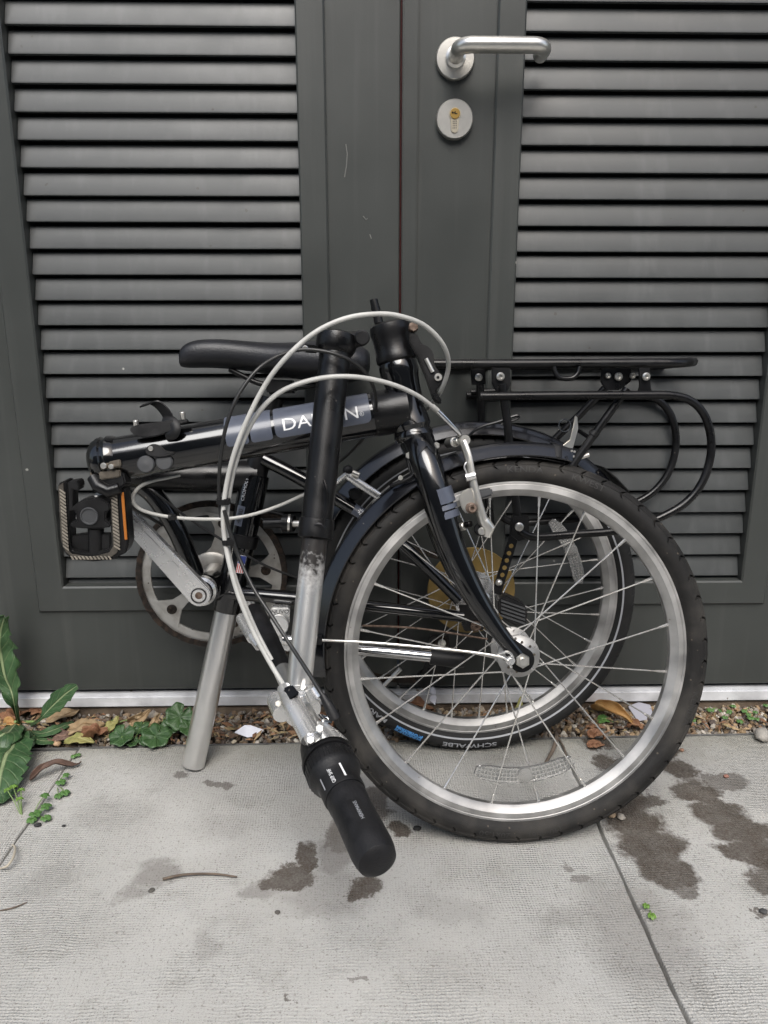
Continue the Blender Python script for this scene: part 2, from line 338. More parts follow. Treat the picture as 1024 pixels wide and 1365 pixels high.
def concrete():
    m = mat('paving_concrete', (.43, .42, .385), .88, spec=.3)
    N, L, b = nodes(m); g = N.new('ShaderNodeNewGeometry'); pos = g.outputs['Position']
    def noise(scale, det=4, vec=pos, rough=.6):
        n = N.new('ShaderNodeTexNoise'); n.inputs['Scale'].default_value = scale; n.inputs['Detail'].default_value = det; n.inputs['Roughness'].default_value = rough; L.new(vec, n.inputs['Vector']); return n
    def mrange(s, a, c, d=0., e=1.):
        r = N.new('ShaderNodeMapRange'); r.inputs[1].default_value = a; r.inputs[2].default_value = c; r.inputs[3].default_value = d; r.inputs[4].default_value = e; L.new(s, r.inputs[0]); return r.outputs[0]
    def mth(op, a, c):
        r = N.new('ShaderNodeMath'); r.operation = op
        for i, q in enumerate((a, c)):
            if isinstance(q, (int, float)): r.inputs[i].default_value = q
            else: L.new(q, r.inputs[i])
        return r.outputs[0]
    def mix(f, a, c):
        r = N.new('ShaderNodeMix'); r.data_type = 'RGBA'
        L.new(f, r.inputs[0]) if not isinstance(f, float) else None
        for i, q in ((6, a), (7, c)):
            if isinstance(q, tuple): r.inputs[i].default_value = (*q, 1)
            else: L.new(q, r.inputs[i])
        return r.outputs[2]
    # woven nubs pressed into the slab face
    sp = N.new('ShaderNodeSeparateXYZ'); wob = noise(22, 4)
    wv = N.new('ShaderNodeVectorMath'); wv.operation = 'MULTIPLY_ADD'; wv.inputs[1].default_value = (.012, .012, 0); L.new(wob.outputs['Color'], wv.inputs[0]); L.new(pos, wv.inputs[2])
    L.new(wv.outputs[0], sp.inputs[0])
    k = 2*math.pi/.0072
    sx = mth('SINE', mth('MULTIPLY', mth('ADD', sp.outputs[0], sp.outputs[1]), k), 0); sy = mth('SINE', mth('MULTIPLY', mth('SUBTRACT', sp.outputs[0], sp.outputs[1]), k), 0)
    nub = mth('MULTIPLY', sx, sy); wear = noise(7, 5); worn = mrange(wear.outputs[0], .38, .62, .12, 1.)
    nubs = mth('MULTIPLY', nub, worn); grain = noise(900, 3); med = noise(70, 5)
    hgt = mth('ADD', mth('MULTIPLY', nubs, .55), mth('ADD', mth('MULTIPLY', grain.outputs[0], 1.0), mth('MULTIPLY', med.outputs[0], .9)))
    bp = N.new('ShaderNodeBump'); bp.inputs['Distance'].default_value = .0017; bp.inputs['Strength'].default_value = 1; L.new(hgt, bp.inputs['Height']); L.new(bp.outputs[0], b.inputs['Normal'])
    c = mix(mrange(noise(5, 5).outputs[0], .3, .7), (.43, .423, .40), (.53, .527, .508))
    c = mix(mth('MULTIPLY', mrange(nubs, -1, .2, 1, 0), .24), c, (.30, .29, .265))
    c = mix(mth('MULTIPLY', mrange(grain.outputs[0], .52, .68), .45), c, (.56, .55, .52))
    c = mix(mth('MULTIPLY', mrange(noise(260, 3).outputs[0], .58, .68), .65), c, (.20, .185, .165))
    c = mix(mth('MULTIPLY', mrange(noise(28, 6).outputs[0], .56, .75), .30), c, (.27, .255, .22))
    c = mix(mth('MULTIPLY', mrange(noise(2.3, 3).outputs[0], .4, .7), .22), c, (.33, .315, .28))
    c = mix(mth('MULTIPLY', mrange(noise(430, 2).outputs[0], .64, .70), .8), c, (.13, .12, .105))
    # algae and dirt near the planted edge
    edge = mth('MULTIPLY', mrange(mth('ADD', sp.outputs[1], mth('MULTIPLY', noise(30, 4).outputs[0], .08)), -.12, -.03), .45)
    c = mix(edge, c, (.20, .19, .13))
    # damp stains
    wn1 = noise(16, 6, rough=.72); off = N.new('ShaderNodeVectorMath'); off.operation = 'MULTIPLY_ADD'; off.inputs[1].default_value = (.085, .085, 0); off.inputs[2].default_value = (-.0425, -.0425, 0)
    L.new(wn1.outputs['Color'], off.inputs[0]); ad = N.new('ShaderNodeVectorMath'); ad.operation = 'ADD'; L.new(pos, ad.inputs[0]); L.new(off.outputs[0], ad.inputs[1])
    tot = None
    for (x, y, hx, hy, tr, kk) in STAINS:
        mp = N.new('ShaderNodeMapping'); mp.vector_type = 'TEXTURE'; mp.inputs[1].default_value = (x, y, 0); mp.inputs[2].default_value = (0, 0, tr); mp.inputs[3].default_value = (hx, hy, 1e3)
        L.new(ad.outputs[0], mp.inputs[0]); ln = N.new('ShaderNodeVectorMath'); ln.operation = 'LENGTH'; L.new(mp.outputs[0], ln.inputs[0])
        s_ = mrange(ln.outputs['Value'], .80, 1.08 if kk > .55 else 1.5, min(1., kk), 0.)
        tot = s_ if tot is None else mth('MAXIMUM', tot, s_)
    tex = mrange(noise(330, 4, rough=.7).outputs[0], .30, .62, .80, 1.)
    soft = mrange(noise(40, 4).outputs[0], .3, .65, .86, 1.)
    s_ = mth('MULTIPLY', mth('MULTIPLY', tot, tex), mth('MULTIPLY', soft, .97))
    c = mix(s_, c, (.056, .040, .027))
    L.new(c, b.inputs['Base Color'])
    L.new(mrange(s_, 0, 1, .9, .78), b.inputs['Roughness'])
    return m
M['concrete'] = concrete()
def leaf_mat(name, blade, blade2, rib, rough=.45, ribw=.05, veins=True, bump=.0006):
    m = mat(name, blade, rough, spec=.4); N, L, b = nodes(m)
    uv = N.new('ShaderNodeUVMap'); sp = N.new('ShaderNodeSeparateXYZ'); L.new(uv.outputs[0], sp.inputs[0])
    def mth(op, a, c):
        r = N.new('ShaderNodeMath'); r.operation = op
        for i, q in enumerate((a, c)):
            if isinstance(q, (int, float)): r.inputs[i].default_value = q
            else: L.new(q, r.inputs[i])
        return r.outputs[0]
    au = mth('ABSOLUTE', mth('SUBTRACT', sp.outputs[0], .5), 0)
    mr = N.new('ShaderNodeMapRange'); mr.inputs[1].default_value = ribw*.5; mr.inputs[2].default_value = ribw; mr.inputs[3].default_value = 1; mr.inputs[4].default_value = 0; L.new(au, mr.inputs[0])
    vv = mth('FRACT', mth('MULTIPLY', mth('SUBTRACT', sp.outputs[1], mth('MULTIPLY', au, .45)), 9), 0)
    mv = N.new('ShaderNodeMapRange'); mv.inputs[1].default_value = .03; mv.inputs[2].default_value = .10; mv.inputs[3].default_value = .22 if veins else 0; mv.inputs[4].default_value = 0; L.new(mth('ABSOLUTE', mth('SUBTRACT', vv, .5), 0), mv.inputs[0])
    f = mth('MAXIMUM', mr.outputs[0], mv.outputs[0])
    tc = N.new('ShaderNodeTexCoord'); nz = N.new('ShaderNodeTexNoise'); nz.inputs['Scale'].default_value = 70; nz.inputs['Detail'].default_value = 4; L.new(tc.outputs['Object'], nz.inputs['Vector'])
    mm = N.new('ShaderNodeMapRange'); mm.inputs[1].default_value = .35; mm.inputs[2].default_value = .68; L.new(nz.outputs[0], mm.inputs[0])
    m1 = N.new('ShaderNodeMix'); m1.data_type = 'RGBA'; m1.inputs[6].default_value = (*blade, 1); m1.inputs[7].default_value = (*blade2, 1); L.new(mm.outputs[0], m1.inputs[0])
    m2 = N.new('ShaderNodeMix'); m2.data_type = 'RGBA'; m2.inputs[7].default_value = (*rib, 1); L.new(m1.outputs[2], m2.inputs[6]); L.new(f, m2.inputs[0]); L.new(m2.outputs[2], b.inputs['Base Color'])
    bp = N.new('ShaderNodeBump'); bp.inputs['Distance'].default_value = bump; ba = mth('ADD', mth('MULTIPLY', nz.outputs[0], 1.0), mth('MULTIPLY', f, -1.0)); L.new(ba, bp.inputs['Height']); L.new(bp.outputs[0], b.inputs['Normal'])
    b.inputs['Subsurface Weight'].default_value = 0
    return m
M['leaf_green'] = leaf_mat('thistle_leaf', (.026, .064, .024), (.048, .10, .038), (.20, .25, .13), bump=.0022)
M['leaf_round'] = leaf_mat('round_leaf', (.024, .058, .018), (.040, .085, .028), (.06, .115, .045), ribw=.03)
M['leaf_lime'] = leaf_mat('seedling_leaf', (.10, .20, .03), (.16, .28, .05), (.2, .32, .1), veins=False)
M['leaf_weed'] = leaf_mat('weed_leaf', (.06, .14, .035), (.09, .19, .05), (.14, .24, .09), veins=False)
M['dead_tan'] = leaf_mat('dry_tan_leaf', (.24, .165, .09), (.31, .23, .135), (.18, .11, .05), .7)
M['dead_brown'] = leaf_mat('dry_brown_leaf', (.16, .072, .036), (.22, .115, .062), (.14, .06, .03), .7)
M['dead_orange'] = leaf_mat('dry_orange_leaf', (.31, .16, .05), (.40, .25, .10), (.25, .11, .03), .6)
M['dead_olive'] = leaf_mat('dry_olive_leaf', (.19, .19, .06), (.26, .24, .09), (.3, .28, .12), .65)
M['dead_dark'] = leaf_mat('dry_dark_leaf', (.075, .045, .035), (.13, .08, .06), (.18, .11, .08), .7)
M['twig'] = mat('twig_bark', (.11, .085, .065), .85, var=.3, vscale=80, bump=.0006, bscale=400)
M['straw'] = mat('straw', (.40, .36, .29), .7)
M['stem'] = mat('green_stem', (.16, .24, .08), .5)
M['paper'] = mat('white_paper', (.72, .73, .80), .8, var=.06, vscale=80)
M['gravel'] = tinted(mat('gravel_stone', (1, 1, 1), .75, var=.25, vscale=160, bump=.0006, bscale=500))

# ================================================================== THE SETTING
def struct(name, mb, m, ang=38):
    o = obj(name, mb, m, ang=ang); o['kind'] = 'structure'; return o
g = MB(); g.add([(-120, -160, -.062), (120, -160, -.062), (120, 40, -.062), (-120, 40, -.062)], [[0, 1, 2, 3]])
struct('ground', g, M['asphalt'])
g = MB(); nx, ny = 90, 8
V = []; 
for j in range(ny+1):
    for i in range(nx+1):
        x = -1.5+3.0*i/nx; y = -.105+.098*j/ny
        V.append((x, y, -.016+.006*mnoise.noise(Vector((x*20, y*20, 0)))))
g.add(V, [[j*(nx+1)+i, j*(nx+1)+i+1, (j+1)*(nx+1)+i+1, (j+1)*(nx+1)+i] for j in range(ny) for i in range(nx)])
struct('soil_bed', g, M['soil'])
# paving: each slab is one piece; joints between them are open, the back row follows the bed at a slight angle
pave = bpy.data.objects.new('pavement', None); col.objects.link(pave); pave['kind'] = 'structure'
def edge_y(x): return -.0845+.0168*x
XJ = [-.4525+.7525*k for k in range(-4, 6)]
YJ = [None, -.690, -1.292, -1.894, -2.496, -3.098]
def slab(x0, x1, ya, yb, gap=.0010, chip=0):
    n = 14; loop = []
    def side(a, b, k):
        for i in range(k):
            t = i/k; p = a.lerp(b, t); d = (b-a).normalized(); nn = Vector((-d.y, d.x, 0))
            w = .0011*mnoise.noise(p*60+Vector((chip, 0, 0)))+.0014*mnoise.noise(p*14+Vector((0, chip, 0)))
            loop.append(p+nn*(w+.0012))
    A = Vector((x0+gap, yb+gap, 0)); B = Vector((x1-gap, yb+gap, 0)); C = Vector((x1-gap, ya(x1)-gap, 0)); D = Vector((x0+gap, ya(x0)-gap, 0))
    side(A, B, 60); side(B, C, 50); side(C, D, 60); side(D, A, 50)
    mb = MB(); N = len(loop); V = []
    cen = (A+B+C+D)/4
    def inset(p, d): return p+(cen-p).normalized()*d
    rings = [(0, -.05), (0, -.0022), (.0006, -.0006), (.0018, 0)]
    for (d, z) in rings: V += [inset(p, d)+Vector((0, 0, z)) for p in loop]
    F = []
    for r in range(3):
        for i in range(N): F.append([r*N+i, r*N+(i+1) % N, (r+1)*N+(i+1) % N, (r+1)*N+i])
    F.append([3*N+i for i in range(N)])
    return mb.add(V, F)
for r in range(5):
    for c in range(len(XJ)-1):
        ya = (lambda x: edge_y(x)) if r == 0 else (lambda x, v=YJ[r]: v)
        o = obj('paving_slab', slab(XJ[c], XJ[c+1], ya, YJ[r+1], chip=c*3.7+r), M['concrete'], pave, ang=60)
        rr = random.Random(r*17+c)
        o.location.z = {4: -.0, 3: -.003, 5: -.0006}.get(c, rr.uniform(-.003, .0)) if r == 0 else rr.uniform(-.003, 0)
# thin dirt filling the joints
g = MB(); g.add([(-3.4, -3.1, -.034), (3.8, -3.1, -.034), (3.8, -.10, -.034), (-3.4, -.10, -.034)], [[0, 1, 2, 3]])
struct('joint_sand', g, mat('joint_dirt', (.022, .018, .014), .95, var=.4, vscale=90))
g = MB()
pth = [Vector((x/10, edge_y(x/10)+.0035+.0012*mnoise.noise(Vector((x*.7, 0, 0))), -.006+.0012*mnoise.noise(Vector((x*.5, 3, 0))))) for x in range(-30, 31)]
for i in range(len(pth)-1): pass
V = []; F = []
for p in pth: V += [p+Vector((0, -.0016, .004)), p+Vector((0, .0016, .004)), p+Vector((0, .0016, -.03)), p+Vector((0, -.0016, -.03))]
for i in range(len(pth)-1):
    for k in range(4): F.append([4*i+k, 4*i+(k+1) % 4, 4*i+4+(k+1) % 4, 4*i+4+k])
g.add(V, F)
tag(struct('bed_edging', g, M['edging'], 30), 'thin grey metal edging between gravel bed and paving', 'edging')
del bpy.data.objects['bed_edging']['category']

# ------------------------------------------------------------------ louvred double doors
def ring(mb, o, i, y0, y1, bev=.0012):
    """rectangular frame, o and i are (x0,x1,z0,z1); y0 front face, y1 back"""
    def rect(r, y, d=0): x0, x1, z0, z1 = r; return [Vector((x0+d, y, z0+d)), Vector((x1-d, y, z0+d)), Vector((x1-d, y, z1-d)), Vector((x0+d, y, z1-d))]
    loops = [rect(o, y1), rect(o, y0+bev), rect(o, y0, bev), rect(i, y0, -bev), rect(i, y0+bev), rect(i, y1)]
    V = [p for l in loops for p in l]; F = []
    for r in range(6):
        for k in range(4): F.append([r*4+k, r*4+(k+1) % 4, ((r+1) % 6)*4+(k+1) % 4, ((r+1) % 6)*4+k])
    return mb.add(V, F)
TOP = 2.02
LIP_Y = .007
zA = PY(200, 740, LIP_Y).z; zB = PY(200, 31.5, LIP_Y).z; PITCH_Z = (zB-zA)/21
zR = PY(760, 40, LIP_Y).z
def slat_mesh(w):
    # sloping blade: top is set back, lower edge stands forward with a small folded lip
    prof = [(0, -.0012), (0, .0012), (.0094, .0296), (.0150, .0302), (.0150, .0290), (.0105, .0286), (.0016, .0004), (.0060, -.0006), (.0060, -.0018)]
    mb = MB(); V = []; F = []; n = len(prof)
    for x in (-w/2, w/2): V += [Vector((x, y, z)) for (y, z) in prof]
    for k in range(n): F.append([k, (k+1) % n, n+(k+1) % n, n+k])
    F += [list(range(n)), list(range(n, 2*n))]
    return mb.add(V, F).mesh('slat', M['slat'], ang=20)
def door(x0, x1, opening, flange, z_ref, label, seed):
    d = thing('louvred_door', (x0 if seed == 0 else x1, 0, .05), label, 'door')
    a, b, zb, zt = opening
    leaf = MB(); ring(leaf, (x0, x1, .050, TOP+.12), (flange[0]+.004, flange[1]-.004, flange[2]+.004, TOP+.02), 0, .042, .0015)
    obj('leaf', leaf, M['door'], d, ang=25)
    fl = MB(); ring(fl, (flange[0], flange[1], flange[2], TOP+.03), (a, b, zb, TOP-.01), -.0058, .0364, .0024)
    obj('louvre_frame', fl, M['door'], d, ang=25)
    bk = MB(); bk.box(((a+b)/2, .0385, (zb+TOP)/2), ((b-a)/2+.028, .002, (TOP-zb)/2+.018)); obj('void_shade_panel', bk, M['cavity_shade'], d)  # near-black sheet paints the unlit void behind the slats
    me = slat_mesh(b-a-.0016)
    k0 = -int((z_ref-zb)/PITCH_Z)-1; z = z_ref+k0*PITCH_Z
    rr = random.Random(seed)
    while z < TOP-.04:
        o = bpy.data.objects.new('slat', me); col.objects.link(o); o.parent = d
        o.location = Vector(((a+b)/2, LIP_Y+rr.uniform(-.0004, .0004), z+rr.uniform(-.0005, .0005)))-d.location
        o.rotation_euler = (rr.uniform(-.012, .012), 0, 0)
        z += PITCH_Z
    return d
dl = door(-.760, .0462, (-.4855, -.0955, .2325, TOP), (-.5290, -.0560, .1900, TOP), zA, 'dark grey louvred door leaf without a handle, left of the red slit', 0)
dr = door(.0492, .900, (.2155, .6015, .2345, TOP), (.1770, .6440, .1945, TOP), zR, 'dark grey louvred door leaf with steel lever handle and lock', 1)
a_ = MB(); a_.box((.0600, -.0030, (TOP+.1+.055)/2), (.0110, .0029, (TOP+.1-.055)/2), bev=.0020); obj('astragal_strip', a_, M['door'], dr)
a_ = MB(); a_.box((.0477, .014, 1.1), (.0012, .003, 1.0)); obj('red_seal', a_, mat('red_seal', (.09, .008, .008), .6), dl)
for pts_ in (((461, 192), (463, 205), (462, 220), (459.5, 236)), ((484, 288), (488, 293), (490, 291)), ((493, 312), (495, 318))):
    q = MB(); q.tube([PY(x, y, -.0002) for x, y in pts_], .0007, 6); obj('paint_run', q, mat('pale_scuff', (.15, .15, .14), .6), dl)
# handle and lock
rc = PY(607, 77.5, -.006); ec = PY(606, 159, -.006); FRONT = Vector((0, -1, 0))
h = MB(); o_ = Vector((rc.x, 0, rc.z))
h.lathe([(0, 0), (.0262, 0), (.0262, .0062), (.0250, .0080), (.0110, .0086), (0, .0086)], o_, FRONT, 48)
rose = obj('handle_rose', h, M['steel'], dr)
endp = PY(722, 74, -.012); h = MB(); zc = rc.z; yb = -.058; rr_ = .018
path = [Vector((rc.x, -.008, zc)), Vector((rc.x, yb+rr_+.004, zc))]
for k in range(9):
    a = math.pi/2*k/8; path.append(Vector((rc.x+rr_*(1-math.cos(a)), yb+rr_*(1-math.sin(a)), zc)))
x2 = PY(727, 62, -.05).x
for k in range(9):
    a = math.pi/2*k/8; path.append(Vector((x2-rr_+rr_*math.sin(a), yb+rr_*(1-math.cos(a)), zc)))
path.append(Vector((x2, -.020, zc)))
h.tube(path, .0098, 20); lever = obj('lever', h, M['steel'], dr)
h = MB(); h.lathe([(.0100, 0), (.0135, 0), (.0135, .004), (.0100, .006)], Vector((rc.x, -.0085, zc)), FRONT, 32); obj('lever_collar', h, M['steel'], lever)
h = MB(); o_ = Vector((ec.x, 0, ec.z)); h.lathe([(0, 0), (.0255, 0), (.0255, .0080), (.0243, .0098), (0, .0098)], o_, FRONT, 48)
esc = obj('lock_escutcheon', h, M['steel'], dr)
zc = ec.z+.006; loop = []
for k in range(15):
    a = R_(-45+270*k/14); loop.append(Vector((ec.x+.0085*math.cos(a), -.0098, zc+.0085*math.sin(a))))
for k in range(9):
    a = R_(180+180*k/8); loop.append(Vector((ec.x+.0049*math.cos(a), -.0098, zc-.0195+.0049*math.sin(a))))
h = MB(); h.prism(loop, (0, -.0016, 0), .0004); cyl_ = obj('lock_cylinder', h, mat('cylinder_nickel', (.66, .60, .48), .35, 1), esc)
h = MB(); h.cyl((ec.x, -.0114, zc), (ec.x, -.0128, zc), .0068, 24, .0004); obj('key_plug', h, M['brass'], esc)
h = MB()
for (dx, dz, w, q) in [(-.0022, .0006, .0026, .0007), (.0012, -.0004, .0018, .0006), (-.0034, .001, .0007, .0014), (.0, .0014, .0006, .0012)]: h.box((ec.x+dx, -.0129, zc+dz), (w, .0003, q))
obj('keyway', h, M['cavity_shade'], esc)
h = MB()
for k in range(4):
    for j in range(3): h.box((ec.x-.0022+.0021*j, -.01145, zc-.0095-.0028*k), (.0007, .0002, .0009))
obj('stamped_marks', h, mat('stamp_dark', (.16, .14, .11), .6), esc)

# threshold, plinth, surrounding wall
t = MB(); t.box((.05, .010, .0315), (.86, .0175, .0098), bev=.002); tag(obj('threshold_strip', t, M['strip']), 'long pale metal threshold strip under the louvred doors', 'threshold')
t = MB(); t.box((.05, .0145, -.015), (.90, .0170, .0325), bev=.002); o = struct('plinth', t, M['plinth'])
t = MB(); t.box((.05, .03, .0475), (.86, .008, .006)); struct('door_gap_shade', t, M['cavity_shade'])  # solid dark strip paints the shade in the gap under the leaves
for nm, x0, x1 in (('wall_left', -3.2, -.815), ('wall_right', .955, 3.4)):
    t = MB(); t.box(((x0+x1)/2, .06, 1.6), ((x1-x0)/2, .07, 1.66), bev=.003); struct(nm, t, M['cladding'])
t = MB(); t.box((.05, .06, 2.75), (.862, .07, .55), bev=.003); struct('wall_over_door', t, M['cladding'])
t = MB(); t.box((0, -4.8, 1.7), (9, .15, 1.76), bev=.01); struct('added_wall_opposite', t, mat('added_wall_render', (.30, .30, .29), .85, var=.25, vscale=8))  # unseen wall, added behind the camera to shape reflections and door shading
fr = thing('door_frame', (.05, .01, 0), 'dark grey steel frame around the louvred double doors', 'door frame')
for nm, c, hf in (('jamb', (-.789, .02, 1.09), (.026, .03, 1.06)), ('jamb', (.929, .02, 1.09), (.026, .03, 1.06)), ('head', (.07, .02, 2.172), (.832, .03, .026))):
    q = MB(); q.box(c, hf, bev=.002); obj(nm, q, M['door'], fr)

# ================================================================== THE FOLDED BICYCLE
bike = thing('folding_bicycle', (0.05, -.2, 0), 'black folded folding bicycle with rear rack leaning against the louvred doors', 'bicycle')
fn, rn = FP.n, RP.n
def B(name, mb, m, parent=None, ang=38, label=None): return obj(name, mb, m, parent or bike, ang, label=label)
def sub(name, parent, m, ang=38):      # decorator-free short form
    return lambda mb: obj(name, mb, m, parent, ang)

# ---------------- wheels
def tyre(pl, Rt, a, b, blocks, tread):
    mb = MB(); prof = [R_(x) for x in (-142, -125, -108, -92, -78, -67, -63, -59, -52, -44, -34, -24, -16, -6, 6, 16, 24, 34, 44, 52, 59, 63, 67, 78, 92, 108, 125, 142)]
    fr = [0, .020, .095, .115, .30, .50, .70, .88] if tread else [0, .05, .15, .20, .6]
    n = len(prof); V = []; F = []; step = 2*math.pi/blocks; seg = blocks*len(fr)
    for i in range(blocks):
        for q, f in enumerate(fr):
            for s_ in prof:
                d = math.degrees(s_); ad = abs(d); ex = 0.
                if tread:
                    sh = .16*math.sin(R_(ad*4.5))+(.5 if d < 0 else 0)
                    if ad <= 60: ex = .0009
                    if 13 < ad < 72 and q in (1, 2): ex -= .0030
                    if ad < 8: ex -= .0012
                else:
                    sh = .3*ad/60+(.5 if d < 0 else 0)
                    if 14 < ad < 64 and q in (1, 2): ex -= .0012
                V.append(pl.W(Rt+(b+ex)*math.cos(s_), (i+f+sh)*step, (a+ex)*math.sin(s_)))
    for i in range(seg):
        j = (i+1) % seg
        for k in range(n-1): F.append([i*n+k, i*n+k+1, j*n+k+1, j*n+k])
    return mb.add(V, F)
def ringlathe(pl, prof, seg=160):
    mb = MB(); V = []; F = []; n = len(prof)
    for i in range(seg):
        for (r, o) in prof: V.append(pl.W(r, 2*math.pi*i/seg, o))
    for i in range(seg):
        j = (i+1) % seg
        for k in range(n): F.append([i*n+k, i*n+(k+1) % n, j*n+(k+1) % n, j*n+k])
    return mb.add(V, F)
def rim_prof(hw, ro, ri):
    p = [(ro, hw-.0004), (ro-.0006, hw+.0004), (ro-.0046, hw+.0004), (ro-.0052, hw-.0002), (ro-.0060, hw+.0004), (ri+.008, hw+.0004), (ri+.0062, hw-.0014), (ri+.003, hw-.004), (ri, hw*.35)]
    return p+[(r, -o) for (r, o) in p[::-1]]
def spokes(pl, wheel, n, a0, fr, fnear, ffar, rr, cross, m, hubc=0.):
    for k in range(n):
        th = a0+2*math.pi*k/n; near = k % 2 == 0; sgn = 1 if (k//2) % 2 == 0 else -1
        hub = pl.W(fr, th+sgn*cross, (fnear if near else ffar)+(.0012 if sgn > 0 else -.0012))
        end = pl.W(rr, th, .0025 if near else -.0025); d = (end-hub).normalized(); mb = MB()
        mb.tube([hub-d*.001, end-d*.011], .00098, 8); mb.tube([end-d*.012, end-d*.003, end+d*.001], [.0016, .0019, .0024], 8)
        hd = pl.n*(1 if near else -1); mb.tube([hub-hd*.004, hub+hd*.001, hub+hd*.0022], [.001, .001, .0019], 8)
        obj('spoke', mb, m, wheel)
def arc_text(pl, wheel, txt, size, r0, ang, m, Rt, a, b, sx=1., flip=False, lift=.0004, near=1, offset=0.):
    V, F = text_mb(txt, size, sx, 1, 'CENTER', offset); P = []
    for (x, y) in V:
        yy = y-size*.35
        if flip: r = r0-yy; an = ang-x/r0
        else: r = r0+yy; an = ang+x/r0
        c = max(-1, min(1, (r-Rt)/b)); o = (a*math.sin(math.acos(c))+lift)*near
        P.append(pl.W(r, an, o))
    mb = MB(); mb.add(P, F); return obj('sidewall_lettering', mb, m, wheel)
# front
fwh = B('front_wheel', tyre(FP, .2268, .0198, .0162, 54, True), M['rubber'], ang=32)
wheel_f = fwh; fwh.name = 'front_tyre'
def wheel_group(name): e = bpy.data.objects.new(name, None); e.empty_display_size = .05; col.objects.link(e); e.parent = bike; return e
wf = wheel_group('front_wheel'); wr = wheel_group('rear_wheel')
fwh.parent = wf; fwh.name = 'tyre'
obj('rim', ringlathe(FP, rim_prof(.0118, .2162, .1962)), M['rim'], wf, 30)
spokes(FP, wf, 20, R_(8.6), .0225, .0235, -.0235, .1962, R_(52), M['spoke'])
hb = MB(); hb.lathe([(0, -.030), (.012, -.030), (.014, -.0265), (.0260, -.0260), (.0265, -.0235), (.0260, -.0215), (.012, -.018), (.010, 0), (.012, .018), (.0260, .0215), (.0265, .0235), (.0260, .0255), (.016, .0275), (.0125, .031), (0, .031)], FP.c, fn, 48)
obj('hub', hb, M['rim'], wf)
ax = MB(); ax.tube([FP.c-fn*.052, FP.c+fn*.0535], .0046, 14); obj('axle', ax, M['steel'], wf)
for s_, o0 in ((1, .0415), (-1, -.0415)):
    nb = MB(); nb.lathe([(.004, 0), (.0095, 0), (.0095, .0018), (.004, .0018)], FP.c+fn*o0, fn*s_, 24); nb.hexa(FP.c+fn*(o0+s_*.0018), fn*s_, .0088, .0072); obj('axle_nut', nb, M['steel'], wf)
for k in range(20):
    pass
arc_text(FP, wf, 'KENDA', .0108, .2290, R_(2), M['emboss'], .2268, .0198, .0162, 1.25)
arc_text(FP, wf, 'KWEST', .0108, .2290, R_(22), M['emboss'], .2268, .0198, .0162, 1.25)
arc_text(FP, wf, '(40-406)', .0108, .2290, R_(171), M['emboss'], .2268, .0198, .0162, 1.15)
arc_text(FP, wf, '20x1.50', .0108, .2290, R_(187), M['emboss'], .2268, .0198, .0162, 1.15)
arc_text(FP, wf, 'KENDA', .0108, .2290, R_(108), M['emboss'], .2268, .0198, .0162, 1.25)
# hub plate detail: round punched dots on the near flange
hd_ = MB()
for k in range(10):
    p = FP.W(.0185, R_(36*k+10), .0283); hd_.cyl(p, p+fn*.0008, .0016, 10)
obj('flange_rivets', hd_, M['bronze'], wf)
# spoke reflectors
def reflector(pl, parent, a0, a1, r0, r1, off, th=.006):
    seg = 16; mb = MB(); V = []; F = []
    for i in range(seg+1):
        a = a0+(a1-a0)*i/seg; e = .25*(r1-r0)*max(0, abs(2*i/seg-1)-.8)/.2
        V += [pl.W(r0+e, a, off), pl.W(r1-e, a, off), pl.W(r1-e, a, off+th), pl.W(r0+e, a, off+th)]
    for i in range(seg):
        for k in range(4): F.append([4*i+k, 4*i+(k+1) % 4, 4*i+4+(k+1) % 4, 4*i+4+k])
    F += [[0, 1, 2, 3], [4*seg+k for k in (3, 2, 1, 0)]]
    o = obj('spoke_reflector', mb.add(V, F), M['clear'], parent)
    fb = MB(); rm = (r0+r1)/2; cells = []
    n1 = 26; n2 = 3
    for i in range(n1):
        if abs(i-(n1-1)/2) < 2.2: continue
        for k in range(n2):
            a = a0+(a1-a0)*(i+1.0)/(n1+1); r = r0+(r1-r0)*(k+.9)/(n2+.8); da = (a1-a0)/(n1+1)*.40; dr_ = (r1-r0)/(n2+1)*.42
            q = [pl.W(r-dr_, a-da, off+th*.45), pl.W(r+dr_, a-da, off+th*.45), pl.W(r+dr_, a+da, off+th*.45), pl.W(r-dr_, a+da, off+th*.45), pl.W(r, a, off+th*.85)]
            fb.add(q, [[0, 1, 4], [1, 2, 4], [2, 3, 4], [3, 0, 4]])
    obj('prism_grid', fb, M['clearsolid'], parent, 5)
    am = (a0+a1)/2; hubb = MB(); p = pl.W(rm, am, off-.001); hubb.lathe([(0, 0), (.0095, 0), (.0095, th+.002), (.006, th+.0035), (0, th+.0035)], p, pl.n, 24); obj('reflector_hub', hubb, M['clear'], parent)
reflector(FP, wf, R_(198), R_(152), .1500, .1690, -.003)
